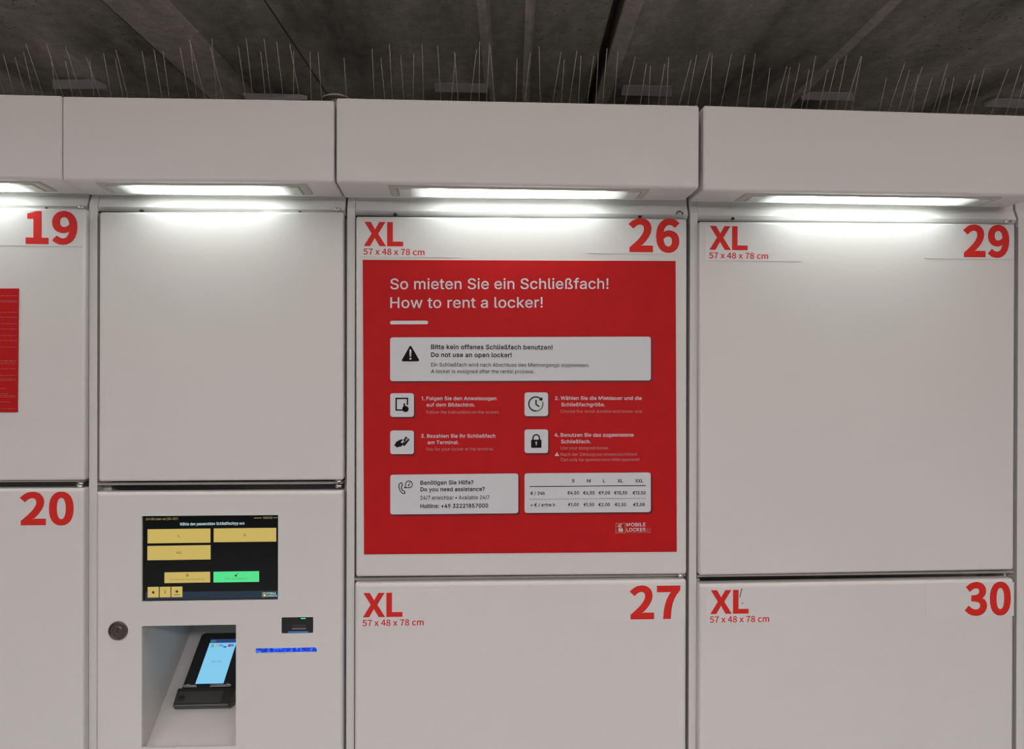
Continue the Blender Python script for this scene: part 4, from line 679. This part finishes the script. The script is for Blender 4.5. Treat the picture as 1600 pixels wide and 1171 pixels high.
m = MB(); m.pline([(827.5, 760.7), (1009.2, 759.2)], 1.1, YR)
for k in range(62): x_ = 827.5+k*2.95; m.pline([(x_, 780.5-k*.022), (x_+1.5, 780.5-k*.022)], .7, YR)
m.build('table_rules', PBLACK, pc)
m = MB()
m.pline([(962.4, 818.2), (977, 818.2), (977, 833), (962.4, 833)], 1.5, YP, 1, closed=True)
m.ppoly(rpoly([(966.4, 826), (973.2, 826), (973.2, 831.3), (966.4, 831.3)], .8), YP); m.pdisc(969.8, 828.4, 1.0, YP-.0003, 2, 12)
m.pline([(967.6, 826), (967.6, 823.6), (971.6, 824.2)], 1.1, YP); m.parc(969.8, 824.4, 4.4, 190, 290, 1.2, YP); m.parc(969.6, 824.8, 2.6, 190, 290, 1.0, YP)
write(m, 'MOBILE', 978.9, 1008.6, 822.9, 817.4, YP, 'I', 20); write(m, 'LOCKER', 978.9, 1008.8, 830.8, 825.3, YP, 'I', 20)
write(m, 'EU', 1011.2, 1016.8, 830.8, 825.3, YP, 'I', 6, 1); m.pdisc(1010, 830.3, .5, YP, 0, 8)
for a, b_ in ((979, 985), (986.4, 988), (989, 994.5), (996, 1005), (1006, 1016.8)): m.pline([(a, 832.6), (b_, 832.6)], .6, YP, 3)
lg = m.build('logo', [PWHITE, PORANGE, POSTER, PFAINT], po)

# ------------------------------------------------------------------ small red notice on door 19
no = empty('notice', (at(-60, 548).x, 0, at(0, 548).z), 'small red notice with fine text on door 19, cut by the picture edge', 'poster')
q = [at(-150, 451.5), at(30, 451.2), at(28.3, 644.5), at(-150, 645)]
m = MB(); m.loft([[(p.x, -.0004, p.z) for p in q], [(p.x, -.0012, p.z) for p in q]]); m.build('notice_sheet', POSTER, no)
m = MB(); rr = random.Random(3)
for yv, xe in ((462.4, 27), (470.2, 26), (472.4, 26.5), (488.3, 27), (495.9, 26), (506.2, 26), (514.2, 25.5), (524.6, 26), (532.4, 26), (542.8, 25.5), (563.6, 25.5), (565.9, 24), (568.6, 25.5), (576.6, 25.5), (587, 25.5), (592.2, 25.5), (594.6, 25.2), (607.6, 8.5), (615.6, 13), (618.4, 25.4), (620.8, 26), (628.3, 16), (639, 23)):
    x_ = -140+rr.random()*6
    while x_ < xe-1:
        w_ = min(2+rr.random()*7, xe-x_); m.pline([(x_, yv), (x_+w_, yv)], .9, YP); x_ += w_+1.1
m.build('notice_lettering', mat('notice_faint_print', (.50, .10, .10), .5, noise=.05), no)
# ------------------------------------------------------------------ rental terminal: the lower front of column 2
rt = empty('rental_terminal', (-.39, .01, .60), 'white self-service panel with touch screen, card niche and key lock below the plain door', 'terminal')
P0, P1 = at(151.5, 769), at(536, 767)
px0, px1, pz1 = P0.x, P1.x, (P0.z+P1.z)/2; pz0 = .60
def prect(a, b_, Y=0.0):
    A, B = at(*a, Y), at(*b_, Y); return (A.x, B.z, B.x, A.z)          # x0, z0, x1, z1
H_SCR = prect((222.6, 806.4), (435, 937.2)); H_NIC = prect((222.6, 978), (369.2, 1165)); H_SCN = prect((440.6, 964.6), (489.8, 988.8)); H_SLOT = prect((400.2, 1012.8), (495.6, 1018.8))
def panel_with_holes(m, x0, z0, x1, z1, hs, y0, y1, bev):
    a0, b0, a1, b1 = x0+bev, z0+bev, x1-bev, z1-bev
    xs = sorted({a0, a1, *[v for h in hs for v in (h[0], h[2])]}); zs = sorted({b0, b1, *[v for h in hs for v in (h[1], h[3])]})
    for i in range(len(xs)-1):
        for j in range(len(zs)-1):
            cx, cz = (xs[i]+xs[i+1])/2, (zs[j]+zs[j+1])/2
            if any(h[0] < cx < h[2] and h[1] < cz < h[3] for h in hs): continue
            m.face([(xs[i], y0, zs[j]), (xs[i+1], y0, zs[j]), (xs[i+1], y0, zs[j+1]), (xs[i], y0, zs[j+1])])
    for h in hs:
        c = [(h[0], h[1]), (h[2], h[1]), (h[2], h[3]), (h[0], h[3])]
        m.loft([[(x, y0, z) for x, z in c], [(x, .0055, z) for x, z in c]], cap0=False, cap1=False)
    rings = []
    for k in range(5):
        a = math.pi/2*k/4; i_ = bev*(1-math.sin(a)); y = y0+bev*(1-math.cos(a))
        rings.append([(x0+i_, y, z0+i_), (x1-i_, y, z0+i_), (x1-i_, y, z1-i_), (x0+i_, y, z1-i_)])
    rings.append([(x0, y1, z0), (x1, y1, z0), (x1, y1, z1), (x0, y1, z1)])
    m.loft(rings, cap0=False, cap1=False)
m = MB(); panel_with_holes(m, px0, pz0, px1, pz1, [H_SCR, H_NIC, H_SCN, H_SLOT], 0, .018, .0052)
m.build('front_panel', PAINT, rt)
# niche: a chute whose floor climbs to the back
SL = R(32.4); zs0 = at(229, 1165, .018).z; DEEP = .30
m = MB(); nx0, nz0, nx1, nz1 = H_NIC; YF = .0055; zf_ = zs0-math.tan(SL)*(.018-YF); zb_ = zs0+math.tan(SL)*(DEEP-.018)
for x in (nx0, nx1): m.face([(x, YF, zf_), (x, DEEP, zb_), (x, DEEP, nz1+.03), (x, YF, nz1+.03)])
m.face([(nx0, YF, zf_), (nx1, YF, zf_), (nx1, DEEP, zb_), (nx0, DEEP, zb_)])
m.face([(nx0, YF, nz1+.03), (nx1, YF, nz1+.03), (nx1, DEEP, nz1+.03), (nx0, DEEP, nz1+.03)])
m.face([(nx0, DEEP, zb_), (nx1, DEEP, zb_), (nx1, DEEP, nz1+.03), (nx0, DEEP, nz1+.03)])
m.build('card_niche', mat('niche_sheet', (.66, .645, .635), .5, noise=.02, bump=.2, bscale=900), rt)

# --- touch screen
GLASS = mat('screen_glass', (.010, .0115, .0125), .10, noise=.05, spec=.3)
def glow(name, c, s): return mat(name, [v*.15 for v in c], .15, emit=c, estr=s, noise=.01)
YEL = glow('screen_yellow', (.50, .375, .105), .95); GRN = glow('screen_green', (.075, .62, .22), 1.0); UITXT = glow('screen_pale_text', (.55, .80, .80), .8)
UIYT = glow('screen_yellow_text', (.55, .42, .16), .6); UIDK = mat('screen_dark_text', (.09, .06, .02), .3, noise=.02); NAVY = glow('screen_navy', (.012, .024, .040), 1.0)
YSC = .0040
m = MB(); x0, z0, x1, z1 = H_SCR; m.box((x0-.002, YSC, z0-.002), (x1+.002, .012, z1+.002)); ts = m.build('touch_screen', GLASS, rt)
ts['label'] = 'dark touch screen with yellow buttons'
YU, YV, YW = YSC-.0003, YSC-.0006, YSC-.0009
m = MB(); m.ppoly([(228.5, 925), (435.2, 922.5), (435.2, 934.5), (228.5, 937)], YSC-.00012); m.build('screen_bar', NAVY, ts)
m = MB(); write(m, 'Wähle den passendsten Schließfachtyp aus', 282, 382.6, 821.2, 816.6, YU, 'I', 12, base1=819.6); m.build('screen_title', UITXT, ts)
m = MB(); write(m, 'Unit München ost (DB-007)', 228.9, 278.7, 812.9, 809.2, YU, 'I', 0, base1=812.3); m.build('screen_unit_name', UIYT, ts); m = MB(); write(m, '12:01:12', 411.6, 426, 810.6, 807.3, YU, 'I', 20)
m.pline([(397.5, 809.4), (409.5, 809.2)], 1.0, YU); m.pline([(427.5, 809), (434, 808.9)], .9, YU); m.build('screen_clock', UIYT, ts)
def button(x0, y0, x1, y1, d, mt, txt=None, icon=None, tw=None, small=None):
    m = MB(); m.ppoly([(x0, y0), (x1, y0-d), (x1, y1-d), (x0, y1)], YU); o = m.build('screen_button', mt, ts)
    t = MB(); cx, cy = (x0+x1)/2, (y0+y1)/2-d/2
    if txt: write(t, txt, cx-tw/2, cx+tw/2, cy+1.7, cy-1.9, YV, 'I', 0)
    if small: write(t, small, cx-tw/2, cx+tw/2, y1-4.0-d/2, y1-7.2-d/2, YV, 'I', -20)
    if icon: icon(t, cx, cy)
    if t.f: t.build('button_sign', UIDK, o)
button(231.6, 826.9, 329.7, 849, 1.2, YEL, 'L', tw=2.6); button(334.7, 825.6, 432.3, 847.2, 1.0, YEL, 'XL', tw=5.2); button(231.3, 853, 330, 875.4, 1.4, YEL, 'XXL', tw=8.6)
def ic_list(t, cx, cy):
    for r_ in range(3): t.pline([(cx-1.9, cy-5+r_*1.5), (cx-.6, cy-5+r_*1.5)], .9, YV); t.pline([(cx-.1, cy-5+r_*1.5), (cx+1.9, cy-5+r_*1.5)], .9, YV)
def ic_unlock(t, cx, cy):
    t.ppoly([(cx-2.4, cy-3.2), (cx+.8, cy-3.2), (cx+.8, cy-.4), (cx-2.4, cy-.4)], YV); t.parc(cx+1.7, cy-3.6, 1.4, 180, 350, .7, YV, n=8)
def ic_home(t, cx, cy): t.ppoly([(cx-2.6, cy+.2), (cx, cy-2.4), (cx+2.6, cy+.2)], YV); t.ppoly([(cx-1.7, cy), (cx+1.7, cy), (cx+1.7, cy+2.2), (cx-1.7, cy+2.2)], YV)
def ic_info(t, cx, cy): t.pline([(cx, cy-.6), (cx, cy+2.4)], 1.2, YV); t.pdisc(cx, cy-1.9, .8, YV, n=10)
def ic_globe(t, cx, cy): t.pdisc(cx, cy-.6, 2.1, YV, n=16); t.pline([(cx-4.5, cy+4.6), (cx+4.5, cy+4.6)], .9, YV)
button(257.9, 894.2, 329.3, 911, 1.1, YEL, icon=ic_list, small='Ich habe einen Reservierungscode', tw=53)
button(334.4, 893.2, 405.6, 910, 1.0, GRN, icon=ic_unlock, small='Öffne mein Schließfach', tw=36)
button(231.8, 917, 249.2, 933.6, .3, YEL, icon=ic_home); button(250.6, 916.8, 267.4, 933.3, .3, YEL, icon=ic_info); button(268.7, 916.5, 286, 933, .3, YEL, icon=ic_globe)
m = MB(); m.pline([(410.8, 925.6), (416.6, 925.5), (416.6, 932), (410.8, 932.1)], .9, YV, 1, closed=True); m.ppoly([(412.4, 928.4), (415.4, 928.4), (415.4, 931), (412.4, 931)], YV); m.parc(413.9, 928, 1.3, 170, 330, .6, YV, n=8)
write(m, 'MOBILE', 417.9, 431.6, 928, 925.2, YV, 'I', 20); write(m, 'LOCKER.EU', 417.9, 433.6, 931.8, 929, YV, 'I', 20)
m.build('screen_logo', [UITXT, UIYT], ts)
# --- key lock
p = at(186, 985.2); BRASS = mat('dark_nickel', (.17, .145, .125), .30, metal=.9, noise=.1, nscale=60)
m = MB(); m.lathe((p.x, 0, p.z), [(.0150, .001), (.0150, -.0010), (.0142, -.0026), (.0122, -.0030), (.0112, -.0016), (.0082, -.0016), (.0078, -.0024), (.0070, -.0028), (.0002, -.0028)], 40)
kl = m.build('key_lock', BRASS, rt); kl['label'] = 'dark round lock cylinder'
m = MB(); m.box((p.x-.0011, -.0031, p.z-.0016), (p.x+.0008, -.0026, p.z+.0062)); m.build('keyhole', DARK, kl)
# --- code scanner window
BLKP = mat('black_plastic', (.014, .014, .016), .32, noise=.1)
m = MB(); x0, z0, x1, z1 = H_SCN; slab(m, [(x0+.0004, z1-.0004), (x1-.0004, z1-.0004), (x1-.0004, z0+.0004), (x0+.0004, z0+.0004)], .0006, .014, .0008, .0025)
sc = m.build('code_scanner', BLKP, rt); sc['label'] = 'black scanner window with green light'
m = MB(); m.ppoly([(470.6, 965.3), (478, 965.2), (478, 967), (470.6, 967.1)], .0003); m.build('status_light', glow('status_green', (.03, .75, .22), .9), sc)
m = MB(); m.ppoly([(456.4, 975), (479.2, 974.8), (479.2, 981), (456.4, 981.2)], .0003, 0); m.ppoly([(457, 981.2), (478.4, 981), (478.4, 983), (457, 983.2)], .0003, 1); m.pline([(452, 968), (460.4, 967.8)], 1.2, .0003, 0)
m.build('scan_window', [mat('scan_window_glass', (.030, .030, .031), .15, noise=.1), mat('scan_window_edge', (.20, .19, .20), .3, noise=.1)], sc)
m = MB(); m.ppoly([(450.8, 986.4), (481.9, 986), (481.9, 988), (450.8, 988.2)], .0003); m.build('aiming_glow', glow('aiming_blue', (.03, .16, .42), .9), sc)
# --- blue lit slot
BL = bpy.data.materials.new('slot_blue_light'); BL.use_nodes = True; nt = BL.node_tree; b = nt.nodes['Principled BSDF']
tc = nt.nodes.new('ShaderNodeTexCoord'); n = nt.nodes.new('ShaderNodeTexNoise'); n.inputs['Scale'].default_value = 190; n.inputs['Detail'].default_value = 3
nt.links.new(tc.outputs['Object'], n.inputs['Vector']); rp = nt.nodes.new('ShaderNodeValToRGB'); e = rp.color_ramp.elements
e[0].position = .38; e[0].color = (.0, .010, .20, 1); e[1].position = .70; e[1].color = (.01, .45, 1.0, 1); k = e.new(.56); k.color = (.0, .06, .72, 1)
nt.links.new(n.outputs['Fac'], rp.inputs['Fac']); nt.links.new(rp.outputs['Color'], b.inputs['Emission Color']); b.inputs['Emission Strength'].default_value = 1.1
b.inputs['Base Color'].default_value = (.01, .02, .15, 1); b.inputs['Roughness'].default_value = .2
m = MB(); x0, z0, x1, z1 = H_SLOT; m.box((x0-.002, .004, z0-.002), (x1+.002, .010, z1+.002)); sl = m.build('lit_slot', BL, rt); sl['label'] = 'blue glowing slot'

# ------------------------------------------------------------------ payment terminal lying in the niche
O = Vector((0, .018, zs0)); VU = Vector((1, 0, 0)); VV = Vector((0, math.cos(SL), math.sin(SL))); VW = Vector((0, -math.sin(SL), math.cos(SL)))
def uvw(u, v, w_): return O+VU*u+VV*v+VW*w_
def pv(px, py, h):                                     # (u, v) of a pixel on the level h above the niche floor
    q = at_plane(px, py, O+VW*h, VW)-O; return q.x, q.dot(VV)
HT = .018
uL, vB = pv(271, 1102.5, HT); _, vS = pv(285.7, 1075.6, HT); _, vT = pv(317.4, 988.5, HT); sL, sB = pv(306, 1068.5, HT); sR, _ = pv(349.7, 1068.5, HT); _, sT = pv(332.9, 999.1, HT); _, vG = pv(278.5, 1081.6, HT)
uc = (sL+sR)/2; hw = uc-uL; hw2 = hw-.0035
TB = mat('terminal_black', (.020, .020, .021), .33, noise=.1); TG = mat('terminal_grey', (.045, .046, .045), .40, noise=.1); SLOTW = mat('clear_clip', (.62, .60, .62), .15, metal=.3, noise=.05)
pt = empty('payment_terminal', uvw(uc, vB, 0), 'black card payment terminal with lit blue screen lying in the white niche', 'payment terminal')
def tslab(m, u0, v0, u1, v1, w0, w1, r, bev, mi=0):
    q = [(u0, v0), (u1, v0), (u1, v1), (u0, v1)]
    rg = [[uvw(p.x, p.y, w0) for p in rquad(q, 0, r)], [uvw(p.x, p.y, w1-bev) for p in rquad(q, 0, r)], [uvw(p.x, p.y, w1-bev*.3) for p in rquad(q, bev*.3, r)], [uvw(p.x, p.y, w1) for p in rquad(q, bev, r)]]
    m.loft(rg, mi)
m = MB(); tslab(m, uc-hw2, vS-.012, uc+hw2, vT, .002, HT, .008, .0022); m.build('housing', TB, pt)
m = MB()                                               # wider foot with the chip-card slot, its top falling to the front
q = lambda v, w_, g=0: [uvw(uc-hw+g, v, w_), uvw(uc+hw-g, v, w_)]
sect = [(vB+.004, .0015), (vB+.001, HT*.55), (vB, HT-.001), (vB+.0015, HT), (vG, HT+.0035), (vG+.004, HT+.0040), (vS, HT+.001), (vS+.002, .0015)]
m.loft([[uvw(uc-hw+.0012, v, w_) for v, w_ in sect], [uvw(uc-hw, v, w_) for v, w_ in sect], [uvw(uc+hw-.006, v, w_) for v, w_ in sect], [uvw(uc+hw, v+(.006 if v < vG else 0), w_) for v, w_ in sect]])
ft = m.build('card_reader_foot', TB, pt)
def fw(v): return HT+.0035*(v-vB-.0015)/(vG-vB-.0015)+.0004
m = MB(); gu0, gu1, gv0, gv1 = uc-hw+.002, uc+hw*.58, vB+.0035, vG-.001
m.face([uvw(gu0, gv0, fw(gv0)), uvw(gu1, gv0, fw(gv0)), uvw(gu1+.002, gv1, fw(gv1)), uvw(gu0, gv1, fw(gv1))]); m.build('foot_plate', TG, ft)
bu, bv = uc-hw+.010, (gv0+gv1)/2-.001; m = MB(); ring = lambda r, h: [uvw(bu+r*math.cos(a*math.pi/10), bv+r*math.sin(a*math.pi/10), fw(bv)+h) for a in range(20)]
m.loft([ring(.0052, -.001), ring(.0052, .0012), ring(.0042, .0018), ring(.003, .0014)]); m.build('foot_button', TB, ft)
m = MB(); m.face([uvw(sL, sB, HT+.0004), uvw(sR, sB, HT+.0004), uvw(sR, sT, HT+.0004), uvw(sL, sT, HT+.0004)])
sc2 = m.build('display', glow('display_pale_blue', (.23, .60, .86), .84), pt); sc2['label'] = 'lit pale blue display'
hb = (sT-sB)*.088
def drect(m, a, b_, c, d, mi=0, h=.0007): m.face([uvw(sL+(sR-sL)*a, sB+(sT-sB)*b_, HT+h), uvw(sL+(sR-sL)*c, sB+(sT-sB)*b_, HT+h), uvw(sL+(sR-sL)*c, sB+(sT-sB)*d, HT+h), uvw(sL+(sR-sL)*a, sB+(sT-sB)*d, HT+h)], mi)
m = MB(); drect(m, 0, .912, 1, 1); m.build('status_bar', glow('display_navy', (.02, .055, .17), .9), sc2)
def dtext(m, t, a, c, v, hgt, mi=0, wt=0):
    P = uvw(sL+(sR-sL)*a, sB+(sT-sB)*v, HT+.0010); Q = uvw(sL+(sR-sL)*c, sB+(sT-sB)*v, HT+.0010)
    write(m, t, 0, 0, 0, 0, 0, 'I', wt, mi, flat=(P, Q, VV*(sT-sB)*hgt))
m = MB(); DM = [glow('display_green', (.25, .55, .15), .7), glow('display_blue', (.01, .10, .55), .8), glow('display_cyan', (.03, .50, .62), .8), glow('display_orange', (.75, .40, .10), .8), glow('display_red', (.65, .03, .12), .8), glow('display_sky', (.02, .35, .75), .8), glow('display_grey', (.10, .20, .28), .7)]
dtext(m, 'CCV', .03, .22, .935, .035, 0, 10); dtext(m, 'VISA', .36, .54, .825, .05, 1, 30); drect(m, .10, .81, .19, .88, 2); drect(m, .26, .81, .33, .885, 3); drect(m, .56, .80, .68, .83, 1)
for a, mi in ((.78, 4), (.88, 5)):
    m.face([uvw(sL+(sR-sL)*(a+.065*math.cos(k*math.pi/8)), sB+(sT-sB)*(.845+.036*math.sin(k*math.pi/8)), HT+.0008+.0002*mi/5) for k in range(16)], mi)
m.build('display_logos', DM, sc2); m = MB(); dtext(m, 'Bitte warten', .32, .68, .47, .026, 6, 0); m.build('display_lettering', DM, sc2)
for (a, c) in (((289, 1071.5), (307, 1075)), ((329.5, 1074), (360, 1074.8))):   # two clear clips at the foot of the display
    ua, va = pv(*a, HT+.001); ub, vb = pv(*c, HT+.001); v0 = vS+.0015
    m = MB(); m.tube([uvw(ua, v0, HT+.0025), uvw(ub, v0, HT+.0025)], .0008, 8); m.tube([uvw(ua-.0008, v0+.0028, HT+.0025), uvw(ub, v0+.0022, HT+.0025)], .0007, 8)
    e0 = ua if a[0] < 300 else ub; d = 1 if a[0] < 300 else -1
    m.tube([uvw(e0, v0+.0025, HT+.0025), uvw(e0+d*.008, v0+.0062, HT+.001)], .0007, 8); m.tube([uvw(e0, v0, HT+.0025), uvw(e0, v0+.0026, HT+.0025)], .0008, 8)
    m.tube([uvw(ub if d > 0 else ua, v0, HT+.0025), uvw(ub if d > 0 else ua, v0, HT)], .0008, 8)
    m.build('card_guide', SLOTW, pt)

rt.location.y -= .0025; pt.location.y -= .0025
# ------------------------------------------------------------------ on top of the lockers
m = MB(); p = at(521.5, 148.5, .051); h_ = p.z-1.944
m.lathe((p.x, .075, 1.944), [(.009, 0), (.009, h_), (.0228, h_), (.024, h_+.0008), (.0238, h_+.002), (.016, h_+.006), (.008, h_+.008), (.0003, h_+.0084)], 36, axis='z')
tag(m.build('dome_cap', mat('dome_plastic', (.42, .39, .37), .4, noise=.03), origin=(p.x, .075, 1.944)), 'low pale dome on the locker top at the gap left of door 26', 'dome')
WIRE = mat('spike_wire', (.34, .31, .26), .4, metal=.3, noise=.1); SBASE = mat('spike_base_plastic', (.10, .10, .10), .5, noise=.1)
rs = random.Random(11)
names = ['leftmost bird spike strip on the locker tops, at the picture edge', 'bird spike strip above the left part of the narrow canopy', 'bird spike strip above the right part of the narrow canopy',
         'bird spike strip just right of the pale dome', 'bird spike strip above the middle of the red poster', 'bird spike strip left of the gap above number 26',
         'bird spike strip right of the gap above door 29', 'rightmost bird spike strip, at the picture edge']
for k in range(8):
    x0 = -1.04+k*.285; z0 = 1.9445; ys_ = .036+.004*((k*5) % 3)
    root = empty('bird_spike_strip', (x0+.135, ys_, z0), names[k], 'bird spikes', 'bird spike strips on the locker tops')
    m = MB(); m.box((x0, ys_-.013, z0-.0005), (x0+.27, ys_+.014, z0+.005)); m.build('spike_base', SBASE, root)
    lean0 = rs.uniform(.42, .56)
    for i in range(9):
        bx = x0+.015+i*.030
        for s_ in (0, 1):
            if rs.random() < .10: continue
            L_ = rs.uniform(.112, .140)*(0.90 if k in (1, 6) else 1.0)
            a = lean0+rs.uniform(-.07, .07); sd = (rs.uniform(-.10, .03), rs.uniform(-.03, .14))[s_]
            d = Vector((math.sin(sd), -math.sin(a), math.cos(a))).normalized(); p = Vector((bx+.010*s_, ys_, z0+.004))
            m = MB(); m.tube([p, p+d*L_], .00052, 6); m.build('spike', WIRE, root)
# faint pale patches behind the lockers, rear edge dropped so they come out brighter
PATCH = mat('pale_ceiling_plate', (.40, .36, .37), .7, noise=.06, nscale=20)
pn = ['leftmost pale plate on the dark ceiling, above the narrow canopy', 'pale ceiling plate almost hidden behind the narrow canopy', 'pale ceiling plate above the middle of the red poster', 'pale ceiling plate above the right end of the red poster', 'pale ceiling plate above the left part of door 29', 'rightmost pale ceiling plate, cut by the picture edge']
for k, q in enumerate(([(82, 125), (149, 125), (166, 139), (82, 139)], [(379, 146), (470, 148), (480, 156), (384, 156)], [(679, 130.5), (759, 131.5), (761, 145), (680, 144)],
                       [(974, 133.5), (1048, 134.5), (1050, 151), (971, 149)], [(1265, 144), (1333, 145), (1334, 157), (1252, 156)], [(1553, 154), (1622, 156), (1622, 170), (1538, 167)])):
    b0 = [at_z(*p, ZC-(.0085, .0085, .020, .020)[i]) for i, p in enumerate(q)]; c = sum(b0, Vector((0, 0, 0)))/4
    m = MB(); m.loft([[p for p in b0], [(p.x, p.y, ZC-.0078) for p in b0]])
    tag(m.build('ceiling_plate', PATCH, origin=c), pn[k], 'ceiling plate', 'pale plates on the ceiling behind the lockers')  # pale patches on the ceiling, not known to be plates
